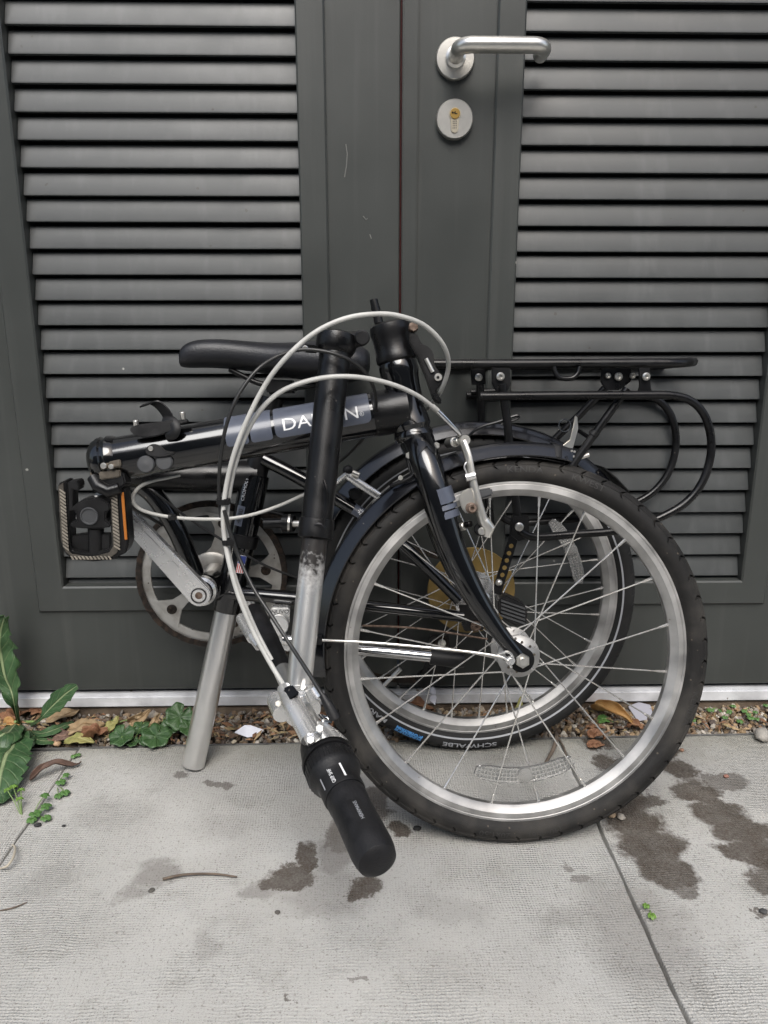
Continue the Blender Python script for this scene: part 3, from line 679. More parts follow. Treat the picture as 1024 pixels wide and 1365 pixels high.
# rear
tt = obj('tyre', tyre(RP, .2266, .0198, .0164, 90, False), M['rubber2'], wr, 32)
obj('rim', ringlathe(RP, rim_prof(.0118, .2158, .1940)), M['rim'], wr, 30)
c0 = math.acos((.2192-.2266)/.0164); c1 = math.acos((.2213-.2266)/.0164)
obj('reflective_band', ringlathe(RP, [(.2192, .0198*math.sin(c0)+.0003), (.2213, .0198*math.sin(c1)+.0004), (.2213, .0198*math.sin(c1)-.001), (.2192, .0198*math.sin(c0)-.001)]), M['decalg'], wr)
spokes(RP, wr, 28, R_(87.2), .0290, .0285, -.0185, .1940, R_(64), M['spoke'])
hb = MB(); hb.lathe([(0, -.040), (.020, -.040), (.022, -.022), (.0340, -.0205), (.0340, -.0165), (.018, -.012), (.016, .02), (.0340, .0270), (.0345, .0285), (.0340, .0305), (.018, .034), (.013, .050), (0, .050)], RP.c, rn, 48); obj('hub', hb, M['alu'], wr)
for tx, an, m_, sz, sx in (('SCHWALBE', 182, 'decalg', .0105, 1.55), ('MARATHON', 226, 'decalg', .0105, 1.4)):
    arc_text(RP, wr, tx, sz, .2310, R_(an), M[m_], .2266, .0198, .0164, sx, lift=.0006, offset=.0002)
arc_text(RP, wr, 'PUNCTURE', .0056, .2342, R_(206), M['decalb'], .2266, .0198, .0164, 1.5, lift=.0007, offset=.0006)
arc_text(RP, wr, 'PROTECTION', .0056, .2290, R_(206), M['decalb'], .2266, .0198, .0164, 1.25, lift=.0007, offset=.0006)
vp = RP.W(.1940, R_(225), 0); vm = MB(); q = RP.W(.158, R_(225), 0); vm.tube([vp, vp.lerp(q, .5), vp.lerp(q, .55), q], [.0032, .0030, .0036, .0036], 12); obj('valve', vm, M['post'], wr)
reflector(RP, wr, R_(45), R_(84), .150, .168, -.004)
rd = MB(); rd.lathe([(.020, 0), (.030, -.001), (.064, -.004), (.0670, -.0035), (.0680, -.0050), (.0670, -.0065), (.030, -.0035), (.020, -.003)], RP.c-rn*.026, rn, 64, closed=True); obj('spoke_protector', rd, M['disc'], wr)
rd = MB(); rd.lathe([(.018, 0), (.034, 0), (.034, -.004), (.030, -.006), (.026, -.016), (.018, -.018)], RP.c-rn*.034, rn, 28, closed=True); obj('sprocket', rd, M['chain'], wr)

# ---------------- fenders
def fender(pl, a0, a1, r0, r1, hw, drop, off=0., seg=70):
    mb = MB(); V = []; F = []; ks = [-1, -.96, -.78, -.56, -.46, -.25, 0, .25, .46, .56, .78, .96, 1]
    for i in range(seg+1):
        t = i/seg; a = a0+(a1-a0)*t; r = r0+(r1-r0)*t; end = min(1, min(t, 1-t)*seg/2.5)**.5
        w = hw*(.80+.20*end)
        top = [(r-.0016*min(1, abs(k)/.5)**2-(drop*max(0, abs(k)-.5)/.5), w*(k if abs(k) <= .5 else math.copysign(.5+(abs(k)-.5)*.86, k))) for k in ks]; bot = [(x-.0016, o*.965) for (x, o) in top[::-1]]
        for (x, o) in top+bot: V.append(pl.W(x, a, o+off))
    n = 2*len(ks)
    for i in range(seg):
        for k in range(n): F.append([i*n+k, i*n+(k+1) % n, (i+1)*n+(k+1) % n, (i+1)*n+k])
    F += [list(range(n)), [seg*n+k for k in range(n)]]
    return mb.add(V, F)
ff = B('front_fender', fender(FP, R_(15.5), R_(-96), .2640, .2555, .0255, .0150), M['fender'], ang=30)
cl = fender(FP, R_(12.6), R_(9.6), .2648, .2647, .0262, .0150, seg=6); obj('fender_clip', cl, M['plastic'], ff)
cl = MB()
for a in (14.3, 15.1): p = FP.W(.2585, R_(a), .0215); cl.cyl(p, p+fn*.0025, .0014, 10)
obj('rivets', cl, M['steel'], ff)
rf = B('rear_fender', fender(RP, R_(52), R_(-108), .2620, .2600, .0270, .0160), M['fender'], ang=30)
fl = MB(); A = RP.W(.262, R_(47), 0)
pts = [RP.W(.264, R_(43), .022), RP.W(.2665, R_(48), .024), RP.W(.270, R_(54), .020), RP.W(.2715, R_(58), .006), RP.W(.2715, R_(58), -.006), RP.W(.270, R_(54), -.020), RP.W(.2665, R_(48), -.024), RP.W(.264, R_(43), -.022)]
fl.prism(pts, (RP.W(1, R_(49), 0)-RP.W(0, 0, 0))*.0022, .0006); obj('mud_flap', fl, M['plastic'], rf)

# ---------------- front half of the frame
mt0, mt1 = FP(150, 613), FP(533, 546.5)
MTD = (mt1-mt0).normalized(); MTL = (mt1-mt0).length
def mt(t, ang, r):          # point on main tube: t 0..1 along, ang 0 faces viewer, 90 up
    u = fn.cross(MTD)*1; u = u if u.z > 0 else -u
    return mt0+MTD*(MTL*t)+fn*(r*math.cos(ang))+u*(r*math.sin(ang))
MTR = .0268
tb = MB(); tb.tube([mt0, mt0+MTD*.03, mt0+MTD*.2, mt1-MTD*.03, mt1], [MTR, MTR, MTR, MTR, MTR], 48); main = B('main_tube', tb, M['gloss'], ang=30)
def patch(t0, t1, a0, a1, r, cr=.15):
    mb = MB(); n1, n2 = 24, 18; V = []; F = []
    for i in range(n1+1):
        for j in range(n2+1):
            u, v = i/n1*2-1, j/n2*2-1
            L = (t1-t0)*MTL; H = (a1-a0)*r; c = cr*min(L, H)
            x, y = u*L/2, v*H/2
            x = math.sin(u*math.pi/2)*L/2; dx = abs(x)-(L/2-c)
            if dx > 0: y *= (H/2-c+math.sqrt(max(0, c*c-dx*dx)))/(H/2)
            V.append(mt((t0+t1)/2+x/MTL, (a0+a1)/2+y/r, r))
    for i in range(n1):
        for j in range(n2): q = i*(n2+1)+j; F.append([q, q+1, q+n2+2, q+n2+1])
    return mb.add(V, F)
def tx(px): return (FP(px, 613-(px-150)*.1736)-mt0).dot(MTD)/MTL
for x0, x1 in ((306, 335), (338, 366), (370, 494)):
    obj('decal_panel', patch(tx(x0), tx(x1), R_(-22), R_(82), MTR+.0005, .14), M['decal'], main, 30)
V, F = text_mb('DAHON', .0205, 1.30, 2, 'LEFT', .0000); w = max(v[0] for v in V); sc = (tx(478)-tx(379))*MTL/w
P_ = [mt(tx(379)+x*sc/MTL, R_(3)+(y-.004)/MTR, MTR+.0009) for (x, y) in V]; q = MB(); q.add(P_, F); obj('lettering', q, M['decalw'], main, 60)
V, F = text_mb('R', .004, 1, 1); q = MB(); q.add([mt(tx(481)+x/MTL, R_(4)+(y-.002)/MTR, MTR+.0009) for (x, y) in V], F); obj('lettering', q, M['decalw'], main)
q = MB(); ring_c = [mt(tx(482)+.0024*math.cos(a)/MTL+.0006/MTL, R_(4)+(-.0006+.0024*math.sin(a))/MTR, MTR+.0008) for a in [2*math.pi*k/16 for k in range(16)]]; q.tube(ring_c, .0002, 4, closed=True); obj('registered_mark', q, M['decalw'], main)
# hinge end of the main tube
hg = MB(); e0 = mt0-MTD*.012; hg.lathe([(0, -.014), (.018, -.013), (.026, -.007), (.0295, .0), (.0300, .004), (.0278, .006), (.0285, .010), (.0300, .012), (.0290, .018), (.0270, .022)], e0+(fn.cross(MTD)*-.0).normalized()*0, MTD, 40); hinge = B('frame_hinge', hg, M['gloss'])
hp = MB(); hp.prism([FP(118, 613, .018), FP(137, 606, .018), FP(139, 616, .018), FP(128, 620, .018), FP(129, 634, .018), FP(120, 636, .018)], -fn*.030, .0012); hp.prism([FP(133, 618, .030), FP(160, 612, .030), FP(161, 622, .030), FP(134, 627, .030)], -fn*.024, .0012); hp.prism([FP(131, 629, .028), FP(161, 626, .028), FP(160, 636, .028), FP(133, 640, .028)], -fn*.022, .0012)
obj('hinge_plate', hp, M['bronze'], hinge)
hp = MB()
for (x, y, r) in ((149, 622, .0030), (139, 621, .0036)): p = FP(x, y, .030); hp.cyl(p, p+fn*.004, r, 16, .0006)
obj('hinge_bolt', hp, M['steel'], hinge)
hp = MB(); hp.tube([FP(124, 636, .02), FP(131, 648, .024), FP(146, 655, .026), FP(160, 650, .026)], [.007, .008, .008, .007], 12); hp.prism([FP(122, 632, .026), FP(164, 628, .026), FP(168, 645, .026), FP(150, 660, .026), FP(128, 645, .026)], -fn*.025, .002); obj('hinge_lever', hp, M['satin'], hinge)
# rubber bumper plugs and the strap holder on the tube
def on_tube(px, py, extra=0.): return FP(px, py, MTR+extra)
rb = MB(); p = on_tube(196, 619, -.0035); rb.lathe([(0, 0), (.0104, 0), (.0104, .005), (.0090, .0066), (.0030, .0068), (0, .0074)], p, fn, 32)
p = on_tube(220, 616, -.0045); rb.lathe([(0, 0), (.0102, 0), (.0102, .004), (.0085, .0056), (0, .0060)], p, fn, 32); obj('rubber_plug', rb, M['grey_rubber'], main)
rb = MB(); rb.prism(spline([on_tube(x, y, -.002) for x, y in ((196, 598), (205, 592), (214, 594), (222, 601), (234, 604), (222, 609), (208, 609), (198, 606))], 4, True), fn*.006, .001); obj('plug_cover', rb, M['plastic'], main)
rb = MB(); p = on_tube(201, 598, .004); rb.cyl(p, p+fn*.0016, .0030, 16, .0004); obj('screw', rb, M['steel'], main)
hold = MB(); hold.prism(spline([on_tube(x, y, -.006) for x, y in ((176, 573), (186, 567), (206, 564), (222, 562), (233, 560), (235, 570), (226, 577), (205, 583), (186, 582))], 4, True), fn*.010, .0016)
pth = [on_tube(x, y, o) for x, y, o in ((222, 582, .000), (232, 578, .004), (234, 569, .004), (228, 561, .000), (218, 560, -.006))]
hold.tube(spline(pth, 6), [.0024]*25, 8, sq=2.6)
strap = spline([on_tube(x, y, -.006) for x, y in ((222, 566), (224, 556), (217, 545), (207, 537), (199, 537), (192, 541))], 8)
V = []; F = []
for i, p in enumerate(strap):
    tdir = (strap[min(i+1, len(strap)-1)]-strap[max(i-1, 0)]).normalized(); wd = (fn*.62+MTD*.78).normalized(); nn_ = tdir.cross(wd).normalized(); hw_ = .0085
    V += [p+wd*hw_+nn_*.0009, p-wd*hw_+nn_*.0009, p-wd*hw_-nn_*.0009, p+wd*hw_-nn_*.0009]
for i in range(len(strap)-1):
    for k in range(4): F.append([4*i+k, 4*i+(k+1) % 4, 4*i+4+(k+1) % 4, 4*i+4+k])
F += [[0, 1, 2, 3], [4*(len(strap)-1)+k for k in (3, 2, 1, 0)]]
hold.add(V, F); hold.prism([on_tube(x, y, -.012) for x, y in ((236, 562), (250, 558), (253, 563), (238, 568))], fn*.010, .001)
hold = obj('strap_holder', hold, M['plastic'], main)
for x, y in ((182, 570), (244, 559)): p = on_tube(x, y, -.004); rb = MB(); rb.cyl(p, p+Vector((0, -.001, .009)), .0032, 14, .0006); obj('holder_bolt', rb, M['steel'], main)

# head tube and steering
ht0, ht1 = FP(519, 434, .0), FP(553, 588, .0); HD = (ht1-ht0).normalized(); HL = (ht1-ht0).length
def hx(t): return ht0+HD*(HL*t)
hdm = MB(); hdm.lathe([(0, .30), (.0215, .30), (.0238, .34), (.0240, .40), (.0205, .45), (.0185, .52), (.0185, .74), (.0225, .80), (.0240, .86), (.0215, .90), (.0238, .92), (.0245, .955), (.0225, .985), (.0200, 1.0), (0, 1.0)] and [(r, h*HL) for r, h in [(0, .30), (.0215, .30), (.0238, .34), (.0240, .40), (.0224, .45), (.0212, .52), (.0212, .74), (.0230, .80), (.0244, .86), (.0222, .90), (.0238, .92), (.0245, .955), (.0225, .985), (.0200, 1.0), (0, 1.0)]], ht0, HD, 40)
head = B('head_tube', hdm, M['gloss'], ang=30)
hs_ = MB(); hs_.lathe([(r, h*HL) for r, h in [(0, -.02), (.020, -.02), (.0245, .0), (.0255, .06), (.0240, .10), (.0240, .235), (.0252, .255), (.0250, .30), (.0230, .315), (0, .315)]], ht0, HD, 40); stem = B('stem_base', hs_, M['satin'], ang=30)
hs_ = MB(); p = ht0-HD*.003+(-FP.right)*.012; hs_.tube([p, p-HD*.020], .0055, 16); hs_.tube([p-HD*.018, p-HD*.029], .0050, 16); obj('locator_pin', hs_, M['satin'], stem)
hs_ = MB(); p = FP(551, 436, .028); hs_.cyl(p-fn*.010, p+fn*.006, .0060, 6, .0005); obj('hinge_bolt', hs_, M['rust'], stem)
lv = MB(); lv.prism([FP(x, y, .030) for x, y in ((546, 442), (556, 444), (562, 458), (572, 462), (578, 470), (580, 488), (590, 500), (592, 510), (585, 516), (582, 522), (590, 535), (587, 539), (578, 533), (567, 500), (556, 475), (545, 455))], -fn*.012, .0016); obj('latch_lever', lv, M['satin'], stem)
lv = MB(); lv.tube([FP(568, 478, .0315), FP(577, 496, .0315)], .0026, 12); p = FP(584, 503, .030); lv.cyl(p, p+fn*.0032, .0046, 20, .0006); obj('latch_bolt', lv, M['steel'], stem)
lv = MB(); lv.cyl(FP(584, 503, .0332), FP(584, 503, .0338), .0020, 6); obj('latch_socket', lv, M['cavity_shade'], stem)
# down-tube gusset joining main tube and head tube
gs = MB(); gs.tube([mt1-MTD*.034, mt1-MTD*.031, mt1+MTD*.010], [MTR*.99, MTR*1.03, MTR*1.04], 40); obj('tube_joint', gs, M['satin'], head)

# fork: two blades astride the wheel, meeting at the crown
fk = MB(); cr = FP(556, 595)
for s_ in (1, -1):
    o = .038*s_
    if s_ > 0: pts = [FP(557, 590, .004), FP(566, 612, .024), FP(578, 648, .035), FP(590, 690, .038), FP(606, 738, .039), FP(632, 792, .040), FP(662, 838, .0395), FP(694, 878, .0385)]
    else:
        base = [FP(557, 590, .004), FP(566, 612, .024), FP(578, 648, .035), FP(590, 690, .038), FP(606, 738, .039), FP(632, 792, .040), FP(662, 838, .0395), FP(694, 878, .0385)]
        pts = [p-fn*(2*(p-FP.c).dot(fn)) for p in base]
    fk.tube(spline(pts, 6), [.0215, .0195, .0185, .0180, .0172, .0155, .0130, .0100, .0084], 24)
fork = B('fork', fk, M['gloss'], ang=40)
for s_ in (1, -1):
    dp = MB(); c = FP.c+fn*(.0385*s_); up_ = (FP(662, 838, .0395)-FP(700, 884, .0395)).normalized(); rt = fn.cross(up_)
    loop = []
    for k in range(9):
        a = R_(-90+180*k/8); loop.append(c+rt*(.0155*math.sin(a))*1-up_*(.0155*math.cos(a)))
    loop += [c+up_*.030+rt*.0075, c+up_*.030-rt*.0075]
    dp.prism(loop, fn*(.0055*(1 if s_ > 0 else -1)), .001); obj('fork_dropout', dp, M['satin'], fork)
# grey bands on the near blade
blade = spline([FP(557, 590, .004), FP(566, 612, .024), FP(578, 648, .035), FP(590, 690, .038), FP(606, 738, .039)], 10)
def near_i(px, py): 
    q = FP(px, py, .037); return min(range(len(blade)), key=lambda i: (blade[i]-q).length)
def band(y0, y1):
    a = FP(581+(y0-650)*.30, y0, .0365); b = FP(581+(y1-650)*.30, y1, .0375); d = (b-a).normalized(); u = fn; w_ = d.cross(u).normalized()
    if w_.x < 0: w_ = -w_
    mb = MB(); V = []; F = []; n = 14
    for i in range(3):
        p = a.lerp(b, i/2)
        for k in range(n+1):
            an = R_(-5+95*k/n); V.append(p+u*(.0187*math.cos(an))+w_*(.0187*math.sin(an)))
    for i in range(2):
        for k in range(n): q = i*(n+1)+k; F.append([q, q+1, q+n+2, q+n+1])
    obj('grey_band', mb.add(V, F), M['decal'], fork)
for y0, y1 in ((652, 672), (674, 680), (682, 691)): band(y0, y1)
# fender stay of the front wheel
sy = MB(); sy.tube(spline([FP(424, 853, .027), FP(500, 857, .034), FP(600, 866, .043), FP(660, 874, .048), FP(676, 880, .049), FP(682, 890, .049)], 8), .0017, 10); sy.tube(spline([FP(660, 874, .046), FP(676, 869, .047), FP(684, 876, .047), FP(681, 885, .047)], 6), .0016, 8); stay = B('fender_stay', sy, M['spoke'])
sy = MB(); p = FP(680, 880, .046); sy.lathe([(0, 0), (.0056, 0), (.0056, .003), (.0036, .0032), (.0036, .007), (0, .007)], p, fn, 18); obj('stay_bolt', sy, M['alu'], stay)
sy = MB(); p = FP(422, 853, .025); sy.box(p, (.007, .005, .005), bev=.001); obj('stay_clip', sy, M['plastic'], stay)
sy = MB(); sy.tube(spline([FP(484, 834, .030), FP(560, 838, -.03), FP(650, 852, -.04)], 6), .0014, 8); obj('far_stay', sy, M['rust'], stay)

# ---------------- front brake
bk = MB(); bk.tube(spline([FP(617, 588, .040), FP(624, 608, .043), FP(630, 640, .045), FP(637, 670, .046), (FP(645, 697, .046))], 6), [.0042, .0042, .0044, .0048, .0056], 12, sq=1.3)
p = FP(648, 702, .045); bk.tube([FP(645, 694, .046), FP(652, 704, .046), FP(649, 716, .046)], [.007, .0078, .0045], 14)
p = FP(619, 587, .036); bk.lathe([(0, 0), (.0062, 0), (.0062, .012), (0, .012)], p-fn*.004, fn, 16)
brake = B('front_brake', bk, M['steel'])
bk = MB(); bk.prism([FP(x, y, .050) for x, y in ((616, 656), (626, 650), (632, 655), (634, 672), (631, 682), (622, 685), (616, 678), (613, 664))], -fn*.006, .0012); obj('pad_holder', bk, M['steel'], brake)
bk = MB(); p = FP(628, 677, .0505); bk.lathe([(0, 0), (.0065, 0), (.0065, .004), (.0046, .0055), (.0046, .012), (.0024, .012), (.0024, .009), (0, .009)], p, fn, 18); obj('pad_bolt', bk, M['rust'], brake)
bk = MB(); bk.prism([FP(x, y, .026) for x, y in ((622, 661), (636, 654), (656, 650), (658, 660), (640, 666), (624, 671))], -fn*.012, .002); obj('brake_pad', bk, M['grey_rubber'], brake)
bk = MB(); bk.cyl(FP(609, 702, .030), FP(628, 698, .044), .0042, 14, .0006); p = FP(640, 705, .036); bk.cyl(p, p+fn*.006, .008, 16, .001); obj('pivot_boss', bk, M['satin'], brake)
bk = MB(); bk.cyl(FP(611, 703, .032), FP(620, 701, .040), .0050, 14, .0006); p = FP(642, 708, .047); bk.cyl(p, p+fn*.003, .0045, 14, .0006); obj('pivot_bolt', bk, M['steel'], brake)
bk = MB(); bk.tube(spline([FP(624, 640, .049), FP(622, 630, .050), FP(619, 622, .051), FP(622, 616, .051)], 5), .0010, 8); bk.tube([FP(621, 637, .049), FP(634, 634, .049)], .0040, 10, sq=1.2); obj('spring_clip', bk, M['alu'], brake)
bk = MB(); bk.cyl(FP(598, 591, .010), FP(607, 589, .030), .0062, 16, .001); bk.cyl(FP(604, 590, .024), FP(612, 588, .034), .0040, 12, .0006); p = FP(581, 594, .018); bk.cyl(p, p+fn*.007, .0045, 6, .0005); obj('cable_anchor', bk, M['steel'], brake)
bk = MB(); bk.tube(spline([FP(584, 548, .052), FP(594, 558, .050), FP(605, 570, .046), FP(612, 578, .040), FP(611, 584, .034), FP(602, 588, .028)], 6), [.0029]*20+[.0022]*11, 12); obj('cable_noodle', bk, M['chrome'], brake)
bk = MB(); p = FP(545, 607, .024); bk.cyl(p-fn*.004, p+fn*.005, .0042, 6, .0004); obj('crown_bolt', bk, M['steel'], fork)
# bracket loop holding the fender to the fork crown
bk = MB(); bk.tube(spline([FP(545, 612, .022), FP(551, 622, .023), FP(550, 634, .024), FP(536, 642, .022), (FP(520, 648, .018))], 6), .0026, 10); obj('fender_bracket', bk, M['satin'], ff)
p = FP(534, 637, .024); bk = MB(); bk.cyl(p, p+fn*.002, .003, 12, .0005); obj('bracket_bolt', bk, M['steel'], ff)

# ---------------- folded handlepost
hp0, hp1 = PY(449, 452, -.262), PY(397, 928, -.392)
HPD = (hp1-hp0).normalized(); HPL = (hp1-hp0).length
def hpt(py):   # parameter on the post axis seen at photo row py
    d = ray(449-52*(py-452)/476, py); best = min(range(401), key=lambda i: ((hp0+HPD*(HPL*i/400)-CAM).normalized()-d.normalized()).length); return best/400
def hpp(py): return hp0+HPD*(HPL*hpt(py))
STEM_Z = hpp(768).z
ps = MB(); ps.tube([hp0, hpp(470), hpp(560), hpp(712)], [.0185, .0182, .0178, .0174], 40); post = B('handlepost', ps, M['satin'], ang=30)
ps = MB(); ps.tube([hpp(708), hpp(930)], .0142, 40); stain_stem(); obj('inner_post', ps, M['dust_alu'], post)
ps = MB(); ps.lathe([(0, -.006), (.017, -.006), (.0225, -.003), (.0232, .010), (.0205, .016), (.0188, .018)], hp0, HPD, 36); p0 = hp0+HPD*.004
ps.tube([p0+FP.right*.012, PY(475, 452, -.262), PY(484, 451, -.255)], [.012, .0095, .0085], 20); obj('post_hinge', ps, M['satin'], post)
ps = MB(); p = PY(483, 451, -.268); ps.cyl(p+Vector((0, .026, 0)), p+Vector((0, -.010, .001)), .0088, 24, .0018); obj('hinge_pin', ps, M['plastic'], post)
ps = MB(); ps.prism([PY(x, y, -.282) for x, y in ((402, 463), (406, 459), (420, 460), (428, 466), (422, 471), (406, 470))], (0, .008, 0), .001); p = PY(407, 464.5, -.2825); obj('cable_guide', ps, M['satin'], post)
ps = MB(); ps.cyl(p, p+Vector((0, -.003, 0)), .0034, 16, .0006); obj('guide_screw', ps, M['steel'], post)
pc = hpp(705); cl = MB(); cl.lathe([(.0140, -.012), (.0195, -.011), (.0200, 0), (.0195, .009), (.0150, .011)], pc, HPD, 32)
p = PY(425, 705, pc.y-.012); cl.tube([pc, PY(420, 705, pc.y)], [.010, .0095], 14); cl.cyl(p+Vector((0, .010, 0)), p+Vector((0, -.006, 0)), .0085, 20, .0015); cl = obj('height_clamp', cl, M['satin'], post)
cl2 = MB(); cl2.tube(spline([PY(432, 640, pc.y-.010), PY(436, 655, pc.y-.014), PY(437, 675, pc.y-.016), PY(433, 690, pc.y-.016), PY(430, 704, pc.y-.016)], 6), .0016, 8); obj('clamp_lever', cl2, M['satin'], post)

# ---------------- handlebar, grips, shifter and brake lever
nb, cb = PD(501, 1143, .62), PD(399, 938, .82); BD = (nb-cb); BL = BD.length; BD.normalize()
def bt(t): return cb+BD*(BL*t)
def blathe(mb, prof, n=36): return mb.lathe([(r, h*BL) for r, h in prof], cb, BD, n)
hb = MB(); hb.tube([bt(-.98), bt(.98)], .0112, 24); bar = B('handlebar', hb, M['dust_alu'] if False else M['post'])
gr = MB(); blathe(gr, [(.012, .665), (.0182, .665), (.0190, .68), (.0190, .715), (.0183, .735), (.0184, .82), (.0187, .90), (.0189, .955), (.0182, .99), (.0166, 1.018), (.0110, 1.036), (0, 1.041)]); grip = B('grip', gr, M['grip'])
# raised tab with lettering on the grip
side = (CAM-bt(.8)); side = (side-BD*side.dot(BD)).normalized(); sw = BD.cross(side)
if sw.x < 0: sw = -sw
def gp(t, ang, r): return bt(t)+side*(r*math.cos(ang))+sw*(r*math.sin(ang))
gh = MB(); p = gp(1.0370, R_(20), .0062); gh.cyl(p-BD*.002, p+BD*.0006, .0014, 12); obj('vent_hole', gh, M['cavity_shade'], grip)
def gpatch(t0, t1, a0, a1, r, n1=8, n2=10):
    V = [gp(t0+(t1-t0)*i/n1, a0+(a1-a0)*j/n2, r) for i in range(n1+1) for j in range(n2+1)]
    F = [[i*(n2+1)+j, i*(n2+1)+j+1, (i+1)*(n2+1)+j+1, (i+1)*(n2+1)+j] for i in range(n1) for j in range(n2)]
    return MB().add(V, F)
obj('grip_badge', gpatch(.775, .905, R_(-2), R_(33), .0189), M['plastic'], grip)
def gtext(txt, size, t_c, a_c, r, m, parent, sx=1., flip=1):
    V, F = text_mb(txt, size, sx, 1, 'CENTER'); P = [gp(t_c-x/BL, a_c-(y-size*.35)/r, r) for (x, y) in V]
    return obj('lettering', MB().add(P, F), m, parent, 60)
gtext('HERRMANS', .0046, .84, R_(15), .0191, M['decalg'], grip, .95, -1)
sh = MB(); blathe(sh, [(.0185, .450), (.0238, .455), (.0258, .485), (.0260, .530), (.0246, .552), (.0214, .570), (.0202, .60), (.0203, .660), (.0195, .672), (.012, .672)], 44); shifter = B('twist_shifter', sh, M['plastic'])
rib = MB()
for k in range(36):
    a = 2*math.pi*k/36; rib.tube([gp(.470, a, .0253), gp(.530, a, .0260)], .0006, 5)
obj('shifter_ridges', rib, M['plastic'], shifter)
gtext('GRIP SHIFT', .0052, .618, R_(-8), .0210, M['decalw'], shifter, .85, -1)
obj('white_mark', gpatch(.575, .655, R_(22), R_(27), .0211), M['decalw'], shifter); obj('grey_mark', gpatch(.59, .655, R_(-42), R_(-38), .0210), M['decalg'], shifter)
hs2 = MB(); blathe(hs2, [(.0115, .27), (.0160, .27), (.0205, .33), (.0240, .41), (.0260, .437), (.0258, .453), (.0185, .453)], 40); obj('shifter_housing', hs2, M['plastic'], shifter)
cv = MB(); n1, n2 = 10, 12; V = []
for i in range(n1+1):
    t_ = .275+(.440-.275)*i/n1; half = 9+40*i/n1; r = .0185+(.0265-.0185)*(i/n1)**.8+.0014
    for j in range(n2+1): V.append(gp(t_, R_(34+half*(2*j/n2-1)), r))
cv.add(V, [[i*(n2+1)+j, i*(n2+1)+j+1, (i+1)*(n2+1)+j+1, (i+1)*(n2+1)+j] for i in range(n1) for j in range(n2)]); obj('silver_cover', cv, M['alu'], shifter)
iw = MB(); c4 = [gp(.25, R_(34), .0225), gp(.25, R_(60), .0225), gp(.295, R_(56), .0235), gp(.295, R_(36), .0235)]
for i in range(4): iw.tube([c4[i], c4[(i+1) % 4]], .0020, 8)
obj('cable_exit', iw, M['chrome'], shifter)
# bar clamp at the post
bc = MB(); bc.lathe([(.0112, -.016), (.0195, -.016), (.0205, -.0145), (.0205, .0145), (.0195, .016), (.0112, .016)], cb, BD, 36)
bc.tube([hpp(912), hp1.lerp(cb, .6)], [.0165, .0150], 24)
q = PD(373, 941, .80); bc.tube([q+BD*-.012, q+BD*.014], [.011, .011], 20); bc.tube([q, cb], [.0095, .010], 14)
q2 = PD(417, 940, .825); bc.tube([q2, cb+RT*.008], [.0095, .0105], 14); clampo = B('handlebar_clamp', bc, M['alu'])
kn = MB(); q = PD(371, 938, .786); kn.hexa(q, -ray(371, 938).normalized(), .0036, .004); obj('clamp_bolt', kn, M['steel'], clampo)
kn = MB(); kn.tube([PD(413, 918, .80), PD(420, 930, .80)], [.0075, .0085], 18); kn.tube([PD(420, 926, .80), PD(433, 932, .80)], [.0050, .0038], 12); obj('quick_release', kn, M['alu'], clampo)
# brake lever: body above the bar, blade running beside the grip
bl = MB(); up_b = (UP-BD*UP.dot(BD)).normalized(); lf = -RT
c_ = [PD(378, 916, .785), PD(390, 938, .765), PD(404, 962, .745), PD(416, 984, .728)]
cps = spline(c_, 5); bl.tube(cps, lerp_list([.0070, .0105, .0110, .0115], len(cps)), 16, sq=.8); lever_b = B('brake_lever', bl, M['alu'])
bl = MB(); bl.prism([PD(x, y, d) for x, y, d in ((377, 918, .772), (389, 912, .768), (400, 925, .758), (385, 934, .757))], ray(390, 925)*.008, .0015); obj('cable_inlet', bl, M['satin'], lever_b)
bl = MB(); bl.tube(spline([PD(406, 964, .741), PD(414, 978, .731), PD(420, 990, .724)], 6), [.0075, .0088, .0080], 14, sq=.8)
for (x, y) in ((426, 971), (414, 986)): q = PD(x, y, .722); bl.cyl(q, q-ray(x, y)*.006, .0042, 6, .0006)
obj('lever_blade', bl, M['alu'], lever_b)
# far half of the handlebar: grip, silver end and lever
gr = MB(); gr.lathe([(r, h*BL) for r, h in [(.0115, -.60), (.0140, -.60), (.0142, -.80), (.0146, -.96), (.0100, -1.0), (0, -1.0)]], cb, BD, 30); B('grip', gr, M['grip'])
gr = MB(); gr.tube([bt(-.30), bt(-.60)], [.012, .0135], 24); B('far_control', gr, M['plastic'])
gr = MB(); gr.tube([PD(322, 824, .985), PD(338, 850, .94)], [.0075, .0085], 16); gr.tube([PD(336, 848, .935), PD(346, 862, .92)], [.0060, .0060], 12); B('far_brake_lever', gr, M['alu'])

# ================================================================== rear half of the bicycle
# bottom bracket, seat tube, seat post
bbc = RP(268, 794, .070)-rn*.070
q = MB(); q.tube([bbc-rn*.036, bbc+rn*.036], .0215, 32); bb = B('bottom_bracket', q, M['gloss'])
sp0, sp1 = PZ(257.5, 1020, .004), RP(349, 596, .0)
